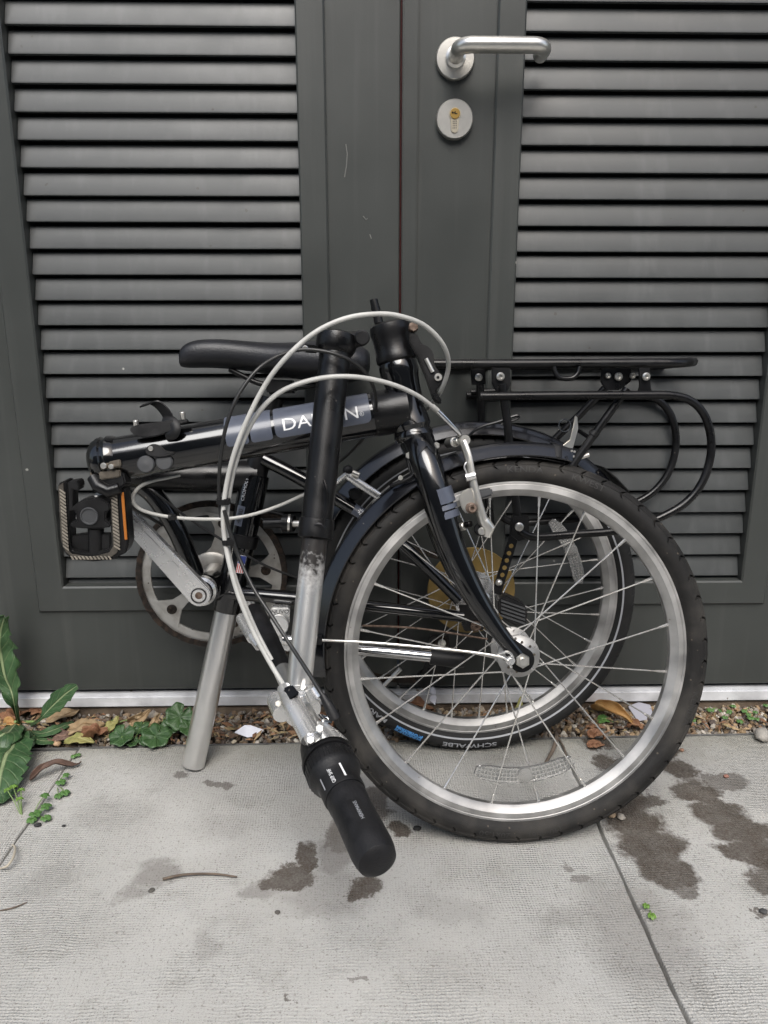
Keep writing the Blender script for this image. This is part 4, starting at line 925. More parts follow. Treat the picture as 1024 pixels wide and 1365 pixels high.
# keep the foot of the post on the paving
SPD = (sp1-sp0).normalized(); sp0 = sp0-SPD*((sp0.z-.0035)/SPD.z)
q = MB(); q.lathe([(0, .001), (.0155, 0), (.0168, .0015), (.0169, .004), (.0169, .30), (0, .30)], sp0, SPD, 40); seatpost = B('seat_post', q, M['post'])
s_a = sp0+SPD*((PY(293, 815, -.115).z-sp0.z)/SPD.z); q = MB(); q.lathe([(.0169, 0), (.0196, 0), (.0202, .002), (.0202, .20), (.0196, .203), (.0150, .203)], s_a, SPD, 40); seat_tube = B('seat_tube', q, M['gloss'])
q = MB(); q.tube([s_a+SPD*.20, s_a+SPD*.315], [.0165, .0165], 28); obj('upper_post', q, M['satin'], seatpost)
def st_pt(h, ang, r): 
    u = rn-SPD*rn.dot(SPD); u.normalize(); w_ = SPD.cross(u); w_ = w_ if w_.x > 0 else -w_
    return s_a+SPD*h+u*(r*math.cos(ang))+w_*(r*math.sin(ang))
def st_patch(h0, h1, a0, a1, r): 
    V = [st_pt(h0+(h1-h0)*i/4, a0+(a1-a0)*j/8, r) for i in range(5) for j in range(9)]
    return MB().add(V, [[i*9+j, i*9+j+1, i*9+j+10, i*9+j+9] for i in range(4) for j in range(8)])
def st_text(txt, size, h, a, m, sx=1.):
    V, F = text_mb(txt, size, sx, 1, 'CENTER'); obj('lettering', MB().add([st_pt(h+x, a-(y-size*.35)/.0208, .0211) for x, y in V], F), m, seat_tube, 60)
obj('steel_decal', st_patch(.128, .157, R_(-42), R_(-8), .0205), M['decal'], seat_tube); st_text('4130', .0105, .1425, R_(-24), M['cablek'])
st_text('CROMOLY', .0070, .181, R_(-26), M['decalg'])
obj('flag_sticker', st_patch(.062, .088, R_(8), R_(40), .0205), M['decalw'], seat_tube)
obj('flag_blue', st_patch(.076, .0875, R_(9), R_(39), .0207), mat('flag_blue', (.03, .05, .22), .4), seat_tube)
for k in range(4): obj('flag_stripe', st_patch(.0625, .0755, R_(9+8*k), R_(13+8*k), .0207), mat('flag_red', (.45, .03, .03), .4), seat_tube)
# seat tube collar with quick release
cA = RP(340, 697, .004); q = MB(); q.lathe([(.0150, -.010), (.0235, -.009), (.0240, 0), (.0235, .009), (.0150, .010)], s_a+SPD*.107, SPD, 32)
q.tube([RP(352, 698, .022), RP(380, 697, .026)], [.0075, .0075], 14); collar = B('seat_collar', q, M['satin'])
q = MB(); q.tube([RP(378, 697, .030), RP(392, 698, .034)], [.0125, .0115], 20); obj('collar_nut', q, M['satin'], collar)
q = MB(); q.tube([RP(388, 698, .036), RP(404, 698, .040)], [.0050, .0046], 14); q.lathe([(.0085, 0), (.0125, 0), (.0125, .003), (.0085, .003)], RP(384, 697, .034), (RP(400, 698, .034)-RP(384, 697, .034)), 20); obj('collar_bolt', q, M['steel'], collar)
q = MB(); q.tube(spline([RP(345, 684, .022), RP(362, 682, .026), RP(378, 686, .028)], 5), [.004, .0035, .003], 10, sq=.6); obj('collar_lever', q, M['satin'], collar)
# curved lower beam from the hinge to the bottom bracket, and the rear stub of the main tube
q = MB(); q.tube(spline([RP(178, 640, .004), RP(205, 660, .004), RP(232, 700, .004), RP(252, 745, .004), RP(270, 795, .0)], 8), [.0135, .0140, .0140, .0140, .0150], 24); B('curved_down_tube', q, M['gloss'])
q = MB(); q.tube([RP(162, 628, .010), RP(250, 634, .0), RP(345, 634, .0)], [.0225, .0225, .0215], 28); B('rear_main_tube', q, M['satin'])
# stays
for s_ in (1, -1):
    o = .048*s_
    q = MB(); q.tube(spline([RP(352, 612, .014*s_), RP(405, 640, .028*s_), RP(485, 688, .045*s_), RP(545, 734, .055*s_), RP(612, 800, .062*s_)], 8), [.0098, .0098, .0092, .0088, .0082], 18); ss = B('seat_stay', q, M['gloss'])
    if s_ > 0:
        V = []; ctr = spline([RP(485, 688, .045), RP(545, 734, .055)], 4); a_ = RP(470, 679, .0436); b_ = RP(488, 690, .0457); d = (b_-a_).normalized(); u = rn; w_ = d.cross(u)
        if w_.z < 0: w_ = -w_
        V = [a_.lerp(b_, i/2)+u*(.0098*math.cos(R_(an)))+w_*(.0098*math.sin(R_(an))) for i in range(3) for an in range(-30, 91, 12)]
        n_ = 11; obj('grey_badge', MB().add(V, [[i*n_+j, i*n_+j+1, (i+1)*n_+j+1, (i+1)*n_+j] for i in range(2) for j in range(n_-1)]), M['decal'], ss)
        bc_ = a_.lerp(b_, .5)+u*(.0099*math.cos(R_(25)))+w_*(.0099*math.sin(R_(25))); st_ = MB(); e1 = d; e2 = (w_*math.cos(R_(25))-u*math.sin(R_(25)))
        for k in range(8):
            an = math.pi*k/4; v = e1*math.cos(an)+e2*math.sin(an); pp = v.cross((u*math.cos(R_(25))+w_*math.sin(R_(25)))); st_.add([bc_+v*.0016-pp*.0005, bc_+v*.0046-pp*.0007, bc_+v*.0046+pp*.0007, bc_+v*.0016+pp*.0005], [[0, 1, 2, 3]])
        obj('badge_star', st_, M['decalw'], ss)
    q = MB(); q.tube(spline([RP(292, 790, .020*s_), RP(345, 793, .034*s_), RP(420, 800, .044*s_), RP(500, 809, .052*s_), RP(618, 822, .062*s_)], 8), [.0105, .0100, .0095, .0088, .0080], 18); B('chain_stay', q, M['gloss'])
    if s_ > 0:
        q = MB(); q.prism([RP(x, y, .066) for x, y in ((612, 806), (630, 806), (640, 822), (646, 830), (645, 840), (620, 842), (616, 834))], -rn*.005, .001); dp_ = B('rear_dropout', q, M['satin'])
        q = MB(); p = RP(634, 834.5, .0665); q.lathe([(0, 0), (.0074, 0), (.0074, .003), (.0050, .0032), (.0050, .006), (.0025, .006), (.0025, .003), (0, .003)], p, rn, 20); obj('dropout_bolt', q, M['rust'], dp_)
# crank, chainring, chain
rc_ = bbc-rn*.046
q = MB()
q.lathe([(r, h) for r, h in ((.088, .0015), (.1015, .0015), (.1015, -.0015), (.088, -.0015))], rc_, rn, 96, closed=True)
for k in range(52):
    a = 2*math.pi*k/52; u, w_ = RP.up, RP.right; d = u*math.cos(a)+w_*math.sin(a); e = w_*math.cos(a)-u*math.sin(a)
    q.prism([rc_+d*.1010-e*.0044+rn*.0013, rc_+d*.1062-e*.0016+rn*.0013, rc_+d*.1062+e*.0016+rn*.0013, rc_+d*.1010+e*.0044+rn*.0013], -rn*.0026)
chainring = B('chainring', q, M['ring'], ang=30)
q = MB(); q.lathe([(.012, .004), (.030, .004), (.034, .002), (.034, -.004), (.012, -.004)], rc_+rn*.003, rn, 40, closed=True)
for k in range(5):
    a = R_(72*k+14); d = RP.up*math.cos(a)+RP.right*math.sin(a); e = RP.right*math.cos(a)-RP.up*math.sin(a)
    prof = [(.028, .017), (.040, .0095), (.055, .0078), (.068, .0100), (.079, .0180), (.090, .0270)]
    loop = [rc_+d*r+e*w2+rn*.0035 for r, w2 in prof]+[rc_+d*r-e*w2+rn*.0035 for r, w2 in prof[::-1]]
    q.prism(loop, -rn*.004, .0008)
obj('spider', q, M['ring'], chainring)
for k in range(5):
    a = R_(72*k+14); d = RP.up*math.cos(a)+RP.right*math.sin(a); p = rc_+d*.078+rn*.0035; q = MB()
    q.lathe([(0, 0), (.0072, 0), (.0072, .0012), (.0055, .0022), (.0030, .0022), (.0026, .0008), (0, .0008)], p, rn, 20); obj('chainring_bolt', q, M['chain'], chainring)
def chain(path, closed=False):
    """links along a path every 12.7 mm: rollers with pairs of waisted side plates"""
    mb = MB(); L = [0]
    for i in range(1, len(path)): L.append(L[-1]+(path[i]-path[i-1]).length)
    def at(s):
        for i in range(1, len(path)):
            if L[i] >= s: return path[i-1].lerp(path[i], (s-L[i-1])/(L[i]-L[i-1]+1e-9))
        return path[-1]
    n = int(L[-1]/.0127); P = [at(i*.0127) for i in range(n+1)]
    for i in range(n):
        a, b = P[i], P[i+1]; d = (b-a).normalized(); e = d.cross(rn).normalized(); o = .0048 if i % 2 else .0033
        for s_ in (1, -1):
            loop = []
            for c, sg in ((a, -1), (b, 1)):
                for an in (-80, -40, 0, 40, 80): loop.append(c+d*(sg*.0040*math.cos(R_(an)))+e*(sg*.0040*math.sin(R_(an)))+rn*(o*s_))
            mb.prism(loop, rn*.0010*s_)
        mb.cyl(a-rn*.0055, a+rn*.0055, .0018, 6)
    return mb
arc = [rc_+RP.up*(.1045*math.cos(a))+RP.right*(.1045*math.sin(a)) for a in [R_(118-321*i/90) for i in range(91)]]
dc = RP.c-rn*.046
top_run = [dc+RP.up*.034, rc_+RP.up*.1045+RP.right*.006]
d1 = RP(560, 902, -.046); d2 = RP(575, 862, -.046)
full = arc+[RP(500, 898, -.046), d1, RP(572, 905, -.046)]
B('chain', chain(full), M['chain'], ang=30); B('chain', chain(top_run), M['chain'], ang=30)
for o_ in bike.children:
    if o_.name.startswith(('chainring', 'chain')) and not o_.name.startswith('chain_stay'):
        o_.scale = (1.05,)*3; o_.location = (rc_-bike.location)*(-.05)+Vector((-.004, 0, .001))
# crank arm: broad cast arm with a ridge
pa, pb = RP(265, 794, .078), RP(148, 668, .086)
d = (pb-pa).normalized(); e = d.cross(rn).normalized()
def arm(r0, r1, k=12):
    out = []
    for i in range(k+1): a = R_(-90+180*i/k); out.append(pa-d*(r0*math.cos(a))+e*(r0*math.sin(a)))
    out2 = []
    for i in range(k+1): a = R_(90-180*i/k); out2.append(pb+d*(r1*math.cos(a))+e*(r1*math.sin(a)))
    return out+out2
q = MB(); q.prism(arm(.0157, .0112), -rn*.015, .0042, 3); crank = B('crank_arm', q, M['alu'], ang=35)
q = MB(); q.lathe([(.0165, 0), (.0200, 0), (.0205, .003), (.0205, .014), (.0170, .018)], pa-rn*.034, rn, 36); obj('crank_boss', q, M['alu'], crank)
q = MB(); q.lathe([(0, -.002), (.0092, -.002), (.0092, .0012), (.0108, .0012), (.0108, -.004)], pa+rn*.0004, rn, 28); obj('crank_cap', q, M['plastic'], crank)
q = MB(); q.lathe([(0, 0), (.0055, 0), (.0050, .0015), (0, .0015)], pa-rn*.0012, rn, 20); obj('crank_bolt', q, M['rust'], crank)
q = MB(); ctr_a, ctr_b = pa+d*.030, pb-d*.016; q.prism([ctr_a+e*.0068+rn*.0001, ctr_b+e*.0050+rn*.0001, ctr_b+e*.0032+rn*.0001, ctr_a+e*.0046+rn*.0001], rn*.0013, .0005); obj('crank_ridge', q, M['alu'], crank)
# left pedal, folded so its platform faces the viewer
PYD = -.262
def pp(x, y, dy=0.): return PY(x, y, PYD+dy)
back = Vector((0, .024, 0))
q = MB(); outer = [(77, 645), (86, 641), (89, 643), (93, 727), (97, 733), (120, 737), (143, 733), (148, 727), (146, 644), (152, 640), (158, 646), (166, 654), (172, 725), (168, 737), (150, 746), (125, 749), (97, 746), (86, 738), (80, 720)]
q.prism([pp(x, y, .003) for x, y in outer], back, .0018); pedal = B('pedal', q, M['plastic'])
q = MB(); q.prism([pp(x, y, -.001) for x, y in ((92, 679), (103, 670), (115, 665), (132, 664), (146, 671), (147, 680), (141, 683), (141, 694), (148, 698), (147, 703), (132, 705), (112, 705), (94, 703), (93, 697), (102, 694), (101, 682))], back*.9, .0016); obj('pedal_body', q, M['plastic'], pedal)
q = MB(); p = pp(119, 688, -.0014); q.lathe([(0, .0004), (.0085, .0004), (.0092, .0016), (.0104, .0016), (.0110, 0)], p, FRONT, 32); obj('pedal_cap', q, M['grey_rubber'], pedal)
q = MB(); q.tube([pp(128, 704, .012), pp(128, 738, .012)], .0095, 18); q.prism([pp(x, y, .008) for x, y in ((94, 715), (110, 712), (147, 712), (147, 732), (120, 737), (96, 732))], Vector((0, .010, 0)), .001); obj('pedal_spindle', q, M['plastic'], pedal)
q = MB(); q.prism([pp(x, y, .002) for x, y in ((90, 643), (103, 641), (106, 648), (104, 655), (97, 652), (97, 680), (92, 682))], back*.8, .001); obj('pedal_hook', q, M['plastic'], pedal); q = MB(); q.prism([pp(x, y, .002) for x, y in ((146, 655), (137, 642), (132, 641), (134, 652), (141, 660), (145, 664))], back*.8, .001); obj('pedal_hook', q, M['plastic'], pedal)
def strip(loop): q = MB(); q.prism([pp(x, y, .0022) for x, y in loop], Vector((0, -.0016, 0)), .0005); return obj('tread_strip', q, M['treadbase'], pedal)
strip([(78, 648), (85, 643), (90, 730), (96, 738), (122, 742), (122, 747), (97, 743), (88, 735), (82, 720)])
strip([(147, 645), (152, 645), (156, 652), (161, 722), (157, 736), (148, 743), (123, 747), (123, 742), (146, 736), (151, 728)])
q = MB()
for k in range(17):
    y = 651+k*4.7; x0 = 79+(y-648)*.062; q.prism([pp(x0+.5, y, .0008), pp(x0+8.2, y+5.6, .0008), pp(x0+8.2, y+8.0, .0008), pp(x0+.5, y+2.4, .0008)], Vector((0, -.0011, 0)))
    x1 = 147.5+(y-648)*.055; q.prism([pp(x1+.5, y, .0008), pp(x1+8.6, y+5.0, .0008), pp(x1+8.6, y+7.2, .0008), pp(x1+.5, y+2.4, .0008)], Vector((0, -.0011, 0)))
for k in range(11): x0 = 94+k*5; q.prism([pp(x0, 741.5-abs(k-5)*.15, .0008), pp(x0+2.2, 741.5, .0008), pp(x0+5.2, 745.5, .0008), pp(x0+3, 745.5, .0008)], Vector((0, -.0011, 0)))
o = obj('tread_ridges', q, M['tread'], pedal); o['kind'] = 'stuff'
q = MB(); a_, b_ = pp(163.5, 656, .0025), pp(168.5, 719, .0025); w2 = Vector((.0017, 0, 0)); q.prism([a_-w2, a_+w2, b_+w2, b_-w2], Vector((0, -.0018, 0)), .0004); obj('amber_reflector', q, M['amber'], pedal)
q = MB(); q.tube([pb-rn*.012, pb+rn*.004], .0140, 24); q.tube([pb, Vector((pp(128, 668).x, PYD+.015, pp(128, 668).z))], .0080, 16); obj('pedal_axle', q, M['chrome'], pedal)
# right crank behind, hidden mostly by the chainring
q = MB(); q.prism([rc_-rn*.012+x for x in (d*-.12+e*.010, d*-.12-e*.010, -e*.014, e*.014)], -rn*.010, .003); B('far_crank_arm', q, M['alu'])
# kickstand, folded along the chain stay
q = MB(); q.prism([RP(x, y, .058) for x, y in ((361, 810), (386, 810), (386, 832), (378, 842), (366, 842), (361, 834))], -rn*.018, .002); kick = B('kickstand', q, M['alu'])
q = MB(); p = RP(372, 832, .060); q.lathe([(0, 0), (.0135, 0), (.0145, .001), (.0145, .006), (.0130, .0080), (.0050, .0084), (.0050, .0105), (0, .0105)], p, rn, 32); obj('kickstand_dial', q, M['alu'], kick)
V, F = text_mb('NUVO', .0078, 1.1, 0, 'CENTER'); a_ = RP(373.5, 818, .0586); q = MB(); q.add([a_+RP.right*x+RP.up*y for x, y in V], F); obj('lettering', q, M['cablek'], kick)
q = MB(); q.prism([RP(x, y, .054) for x, y in ((352, 838), (372, 840), (392, 850), (386, 870), (376, 866), (366, 872), (352, 852))], -rn*.012, .002); obj('kickstand_joint', q, M['alu'], kick)
q = MB(); q.tube([RP(378, 852, .056), RP(440, 862, .066), RP(578, 875, .075)], [.0085, .0085, .0085], 20); obj('kickstand_leg', q, M['chrome'], kick)
q = MB(); q.tube([RP(574, 875, .075), RP(612, 880, .078), RP(618, 880, .078)], [.0115, .0120, .0100], 20); obj('rubber_foot', q, M['plastic'], kick)
# rear derailleur behind the spokes
q = MB(); q.lathe([(0, -.006), (.012, -.006), (.0125, 0), (.010, .004), (.0045, .005), (.0035, .008), (0, .008)], RP(588, 858, -.03), rn, 24); derail = B('rear_derailleur', q, M['chain'])
q = MB(); q.prism([RP(x, y, -.030) for x, y in ((574, 848), (598, 846), (602, 872), (590, 905), (572, 918), (560, 908), (568, 880))], -rn*.006, .001); obj('derailleur_cage', q, M['satin'], derail)
q = MB(); q.lathe([(0, 0), (.006, 0), (.006, .003), (0, .004)], RP(589, 857, -.022), rn, 20); obj('pulley_bolt', q, M['steel'], derail)
q = MB(); q.lathe([(0, -.003), (.016, -.003), (.016, .003), (0, .003)], RP(568, 905, -.040), rn, 11); obj('jockey_wheel', q, M['plastic'], derail)
# rubber bumper block on the rear axle
q = MB(); q.prism([RP(x, y, .078) for x, y in ((664, 800), (676, 795), (700, 806), (704, 816), (702, 832), (690, 836), (672, 826), (664, 815))], -rn*.028, .002); axb = B('axle_bumper', q, M['plastic'])
q = MB()
for k in range(5): q.prism([RP(x, y+k*5, .0785) for x, y in ((668, 799), (700, 810), (700, 812.5), (668, 801.5))], rn*.0012)
o = obj('bumper_ridges', q, M['grey_rubber'], axb); o['kind'] = 'stuff'
# rear brake
q = MB(); q.tube([RP(459, 631, .060), RP(478, 644, .062), RP(508, 663, .064)], [.0040, .0046, .0044], 12, sq=1.3); rbk = B('rear_brake', q, M['alu'])
q = MB(); q.tube(spline([RP(446, 645, .052), RP(455, 638, .058), RP(462, 632, .062)], 5), .0038, 10); obj('brake_link', q, M['alu'], rbk)
q = MB(); p = RP(464, 627, .058); q.blob(p, (.0075, .0075, .0075), jit=.02); obj('adjuster_knob', q, M['plastic'], rbk)
q = MB(); q.tube([RP(470, 630, .064), RP(479, 634, .066)], .0040, 12); obj('brake_bolt', q, M['steel'], rbk)
q = MB(); q.prism([RP(x, y, .050) for x, y in ((464, 654), (476, 650), (484, 660), (476, 668), (466, 664))], -rn*.012, .002); obj('brake_pad', q, M['plastic'], rbk)

# ---------------- saddle
secs = [(239.5, 470, 488, .010), (243, 462, 490, .0165), (252, 455.5, 491.5, .0205), (268, 452, 491, .0228), (295, 451.5, 491.5, .0245), (330, 454.5, 495, .029), (365, 457.5, 501, .038), (400, 456, 507, .050), (435, 454, 511, .060), (465, 456, 512, .062), (484, 462, 507, .056), (494, 470, 498, .040)]
V = []; F = []; n = 22
for (x, y0, y1, hw_) in secs:
    t_, b_ = RP(x, y0, .012), RP(x, y1, .012); c = t_.lerp(b_, .5); hv = (t_-b_)*.5
    for k in range(n):
        a = 2*math.pi*k/n; ca, sa = math.cos(a), math.sin(a)
        sx_ = math.copysign(abs(sa)**.75, sa); sy_ = math.copysign(abs(ca)**.8, ca)
        low = 1.0 if sy_ > 0 else 1.0-.25*abs(sx_)
        V.append(c+hv*(sy_*low)+rn*(sx_*hw_))
m_ = len(secs)
for i in range(m_-1):
    for k in range(n): F.append([i*n+k, i*n+(k+1) % n, (i+1)*n+(k+1) % n, (i+1)*n+k])
F += [list(range(n)), [(m_-1)*n+k for k in range(n)]]
saddle = B('saddle', MB().add(V, F), M['saddle'], ang=80); md = saddle.modifiers.new('round', 'SUBSURF'); md.levels = 2; md.render_levels = 2
for s_ in (1, -1):
    q = MB(); q.tube(spline([RP(306, 492, .016*s_), RP(322, 500, .018*s_), (RP(350, 512, .020*s_)), RP(400, 516, .022*s_), RP(440, 508, .024*s_)], 6), .0038, 10); obj('saddle_rail', q, M['satin'], saddle)
q = MB(); q.prism([RP(x, y, .026) for x, y in ((352, 505), (392, 507), (394, 524), (356, 526))], -rn*.05, .003); obj('saddle_clamp', q, M['satin'], saddle)

# ---------------- rear rack
ro = .050
q = MB(); near_ = [RP(576, 485, ro), RP(700, 485, ro), RP(860, 484, ro), RP(900, 484, ro*.98)]
end_ = [RP(916, 483, ro*.72), RP(921, 482.5, ro*.3), RP(921, 482.5, -ro*.3)]
far_ = [RP(912, 484, ro)-rn*(1.72*ro), RP(895, 484, ro)-rn*(2*ro), RP(576, 485, ro)-rn*(2*ro)]
q.tube(spline(near_+end_+far_, 8), .0066, 16); rack = B('rear_rack', q, M['satin'])
for i, x in enumerate((625, 690, 760, 830)):
    a_ = RP(x, 485, ro); q = MB(); q.tube([a_, a_-rn*(2*ro)], .0042, 12); obj('crossbar', q, M['satin'], rack)
for o in (0.015, -0.015):
    a_ = RP(600, 485, ro); b_ = RP(905, 484, ro); q = MB(); q.tube([a_-rn*(ro-o), b_-rn*(ro-o)], .0042, 12); obj('deck_rail', q, M['satin'], rack)
hn = .062
hoop = [(640, 528), (660, 528), (760, 527), (850, 526.5), (895, 527), (922, 535), (940, 555), (948, 585), (946, 615), (935, 645), (914, 670), (884, 688), (850, 701), (815, 708.5), (770, 712), (714, 716), (692, 708)]
q = MB(); q.tube(spline([RP(x, y, hn) for x, y in hoop], 8), .0056, 16); obj('pannier_hoop', q, M['satin'], rack)
q = MB(); far_h = [RP(x, y, hn)-rn*(2*hn-.012) for x, y in hoop]; q.tube(spline(far_h, 8), .0056, 16); obj('pannier_hoop', q, M['satin'], rack)
q = MB(); q.tube([RP(628, 523, -.03), RP(665, 521, -.03)], .0045, 12); obj('hoop_end', q, M['satin'], rack)
def plate(loop, off, th=.004): q = MB(); q.prism([RP(x, y, off) for x, y in loop], -rn*th, .0008); return obj('mount_plate', q, M['satin'], rack)
plate(((628, 490), (646, 490), (648, 512), (629, 513)), .030); plate(((656, 490), (680, 490), (681, 512), (676, 522), (662, 522), (656, 512)), .060)
plate(((852, 490), (867, 490), (868, 518), (871, 523), (850, 523), (853, 516)), .062); plate(((803, 490), (842, 490), (842, 508), (826, 520), (808, 520), (801, 508)), .036)
for (x, y, o, r) in ((638, 503, .031, .0052), (667, 502, .062, .0056), (861, 502, .064, .0054), (824, 502, .038, .0056), (810, 501, .037, .0042), (843, 501, .037, .0042), (692, 702, .068, .0060)):
    q = MB(); p = RP(x, y, o); q.lathe([(0, 0), (r, 0), (r, .003), (r*.75, .0044), (r*.45, .0044), (r*.4, .002), (0, .002)], p, rn, 20); obj('rack_bolt', q, M['steel'], rack)
q = MB(); q.tube([RP(669, 512, .058), RP(676, 560, .056), RP(684, 640, .056), RP(690, 690, .058)], [.0062, .0058, .0058, .0058], 14); obj('rack_leg', q, M['satin'], rack)
q = MB(); q.tube([RP(640, 508, -.02), RP(642, 560, -.03), RP(648, 640, -.04), (RP(655, 700, -.045))], .0058, 14); obj('rack_leg', q, M['satin'], rack)
q = MB(); q.prism([RP(x, y, .064) for x, y in ((684, 686), (706, 688), (706, 718), (690, 722), (680, 714))], -rn*.010, .0016); obj('leg_bracket', q, M['plastic'], rack)
A, Bq = RP(690, 700, .060), RP(662, 792, .066); dd = (Bq-A).normalized(); ee = dd.cross(rn).normalized()
q = MB(); q.prism([A+ee*.0068, Bq+ee*.0068, Bq-ee*.0068, A-ee*.0068], -rn*.0026, .0006); obj('adjusting_strap', q, M['satin'], rack)
for k in range(6):
    c = A.lerp(Bq, .30+.105*k); q = MB(); q.lathe([(0, 0), (.0032, 0), (.0032, .0003), (0, .0003)], c, rn, 12); obj('strap_hole', q, M['disc'], rack)
q = MB(); p = RP(665, 782, .067); q.blob(p+Vector((0, 0, .006)), (.0052, .0045, .0052), jit=.0); obj('strap_bolt', q, M['steel'], rack)
q = MB(); q.tube([RP(836, 518, .050), RP(800, 568, .048), RP(766, 616, .046), RP(745, 650, .046)], .0056, 14); obj('rack_strut', q, M['satin'], rack)
q = MB(); q.tube([RP(808, 516, -.012), RP(770, 556, -.020), RP(735, 590, -.025)], .0056, 14); obj('rack_strut', q, M['satin'], rack)
q = MB(); q.tube([RP(768, 572, .0), RP(790, 586, .046)], .0030, 10); obj('strut_tie', q, M['satin'], rack)
q = MB(); cc = RP(792, 578, .048); dq = (RP(766, 616, .046)-RP(800, 568, .048)).normalized(); q.lathe([(.0050, -.0035), (.0070, -.003), (.0070, .003), (.0050, .0035)], cc, dq, 18); obj('strut_collar', q, M['plastic'], rack)
q = MB(); q.tube(spline([RP(738, 489, .058), RP(741, 498, .059), RP(748, 504, .059), RP(762, 504, .059), RP(770, 498, .059), RP(773, 489, .058)], 6), .0034, 12); obj('strap_hook', q, M['satin'], rack)
q = MB(); lp = [RP(x, y, o) for x, y, o in ((767, 554, .040), (764, 570, .044), (760, 586, .046), (750, 594, .048), (746, 602, .048), (756, 610, .048), (762, 606, .046), (766, 590, .044), (771, 572, .040), (770, 556, .038))]; q.prism(lp, -rn*.0022, .0005); obj('spring_hook', q, M['steel'], rack)
q = MB(); cp = RP(753, 567, .044); q.tube([cp+RP.right*(.0085*math.cos(a))+RP.up*(.0085*math.sin(a)) for a in [2*math.pi*k/24 for k in range(24)]], .0008, 6, closed=True); obj('split_ring', q, M['chrome'], rack)
q = MB(); q.tube([RP(753, 604, .047), RP(770, 612, .044), RP(784, 606, .040)], [.003, .0026, .0040], 10); obj('hook_pin', q, M['steel'], rack)
q = MB(); q.tube(spline([RP(619, 590, .040), RP(628, 578, .044), RP(642, 569, .048), RP(665, 562, .052), RP(688, 554, .054), RP(690, 558, .054), RP(668, 566, .052)], 6), .0019, 8); obj('wire_stay', q, M['satin'], rack)

# ---------------- cables
def cable(name, pts, r, m, n=10, k=10): q = MB(); q.tube(spline([PY(x, y, Y) for x, y, Y in pts], k), r, n); return B(name, q, M[m])
c1 = cable('brake_cable', [(566, 548, -.185), (577, 536, -.210), (589, 519, -.240), (598, 488, -.262), (591, 460, -.285), (566, 434, -.305), (532, 421, -.318), (500, 418.5, -.328), (462, 424, -.336), (425, 440, -.342), (392, 466, -.345), (360, 503, -.345), (334, 550, -.345), (313, 602, -.345), (301, 652, -.345), (297.5, 695, -.350), (303, 738, -.356), (316, 788, -.366), (336, 838, -.376), (358, 880, -.388), (381, 918, -.402)], .0027, 'cable')
c2 = cable('brake_cable', [(589, 553, -.262), (580, 545, -.270), (556, 527, -.288), (522, 512, -.304), (480, 503, -.316), (440, 502.5, -.322), (403, 510, -.328), (370, 525, -.332), (344, 551, -.336), (325, 586, -.338), (311, 630, -.338), (303, 680, -.338), (303, 720, -.345), (308, 752, -.352), (322, 795, -.360), (342, 842, -.370), (362, 880, -.384)], .0027, 'cable')
q = MB(); a_, b_ = PY(577, 542, -.272), PY(589, 553, -.262); q.tube([a_, b_], .0032, 14); obj('ferrule', q, M['cable'], c2)
cable('shift_cable', [(240, 633, -.215), (222, 637, -.222), (200, 642, -.228), (184, 651, -.232), (177, 664, -.232), (184, 677, -.230), (205, 685, -.226), (240, 690.5, -.225), (290, 692, -.230), (330, 687.5, -.225), (370, 675, -.205), (410, 657, -.180), (440, 643, -.150)], .0023, 'cable')
cable('black_cable', [(444, 622, -.11), (470, 600, -.15), (495, 570, -.215), (501, 545, -.245), (499, 520, -.268), (488, 498, -.288), (470, 482, -.300), (447, 472, -.304), (420, 466.5, -.302), (395, 467, -.302), (366, 477, -.312), (340, 496, -.325), (316, 530, -.335), (301, 570, -.340), (294, 612, -.340), (292, 655, -.340), (295, 690, -.345)], .0021, 'cablek')
cable('black_cable', [(299, 680, -.352), (307, 710, -.354), (319, 744, -.358), (338, 784, -.372), (360, 818, -.388), (386, 858, -.410), (412, 898, -.440), (432, 930, -.462), (444, 952, -.470)], .0022, 'cablek')
q = MB(); q.tube([PY(430, 926, -.460), PY(438, 940, -.466), PY(447, 958, -.470)], [.0036, .0052, .0062], 12); B('cable_boot', q, M['plastic'])
cable('gear_cable', [(205, 655, -.13), (250, 690, -.125), (300, 722, -.12), (350, 752, -.11), (400, 772, -.10)], .0018, 'cablek')
cable('gear_cable', [(162, 652, -.2), (176, 676, -.19), (200, 690, -.17), (216, 700, -.15)], .0022, 'cablek')
def tie(c, d, r): q = MB(); q.lathe([(r-.001, -.0028), (r+.0014, -.0028), (r+.0014, .0028), (r-.001, .0028)], c, d, 18, closed=True); q.box(c+Vector((.004, -.003, 0)), (.0035, .003, .0032), bev=.0008); return B('cable_tie', q, M['plastic'])
tie(PY(298, 668, -.344), Vector((0, 0, 1)), .0062); tie(PY(228, 689, -.226), Vector((1, 0, -.05)), .0030); tie(PY(304, 722, -.352), Vector((.1, 0, -1)), .0052)

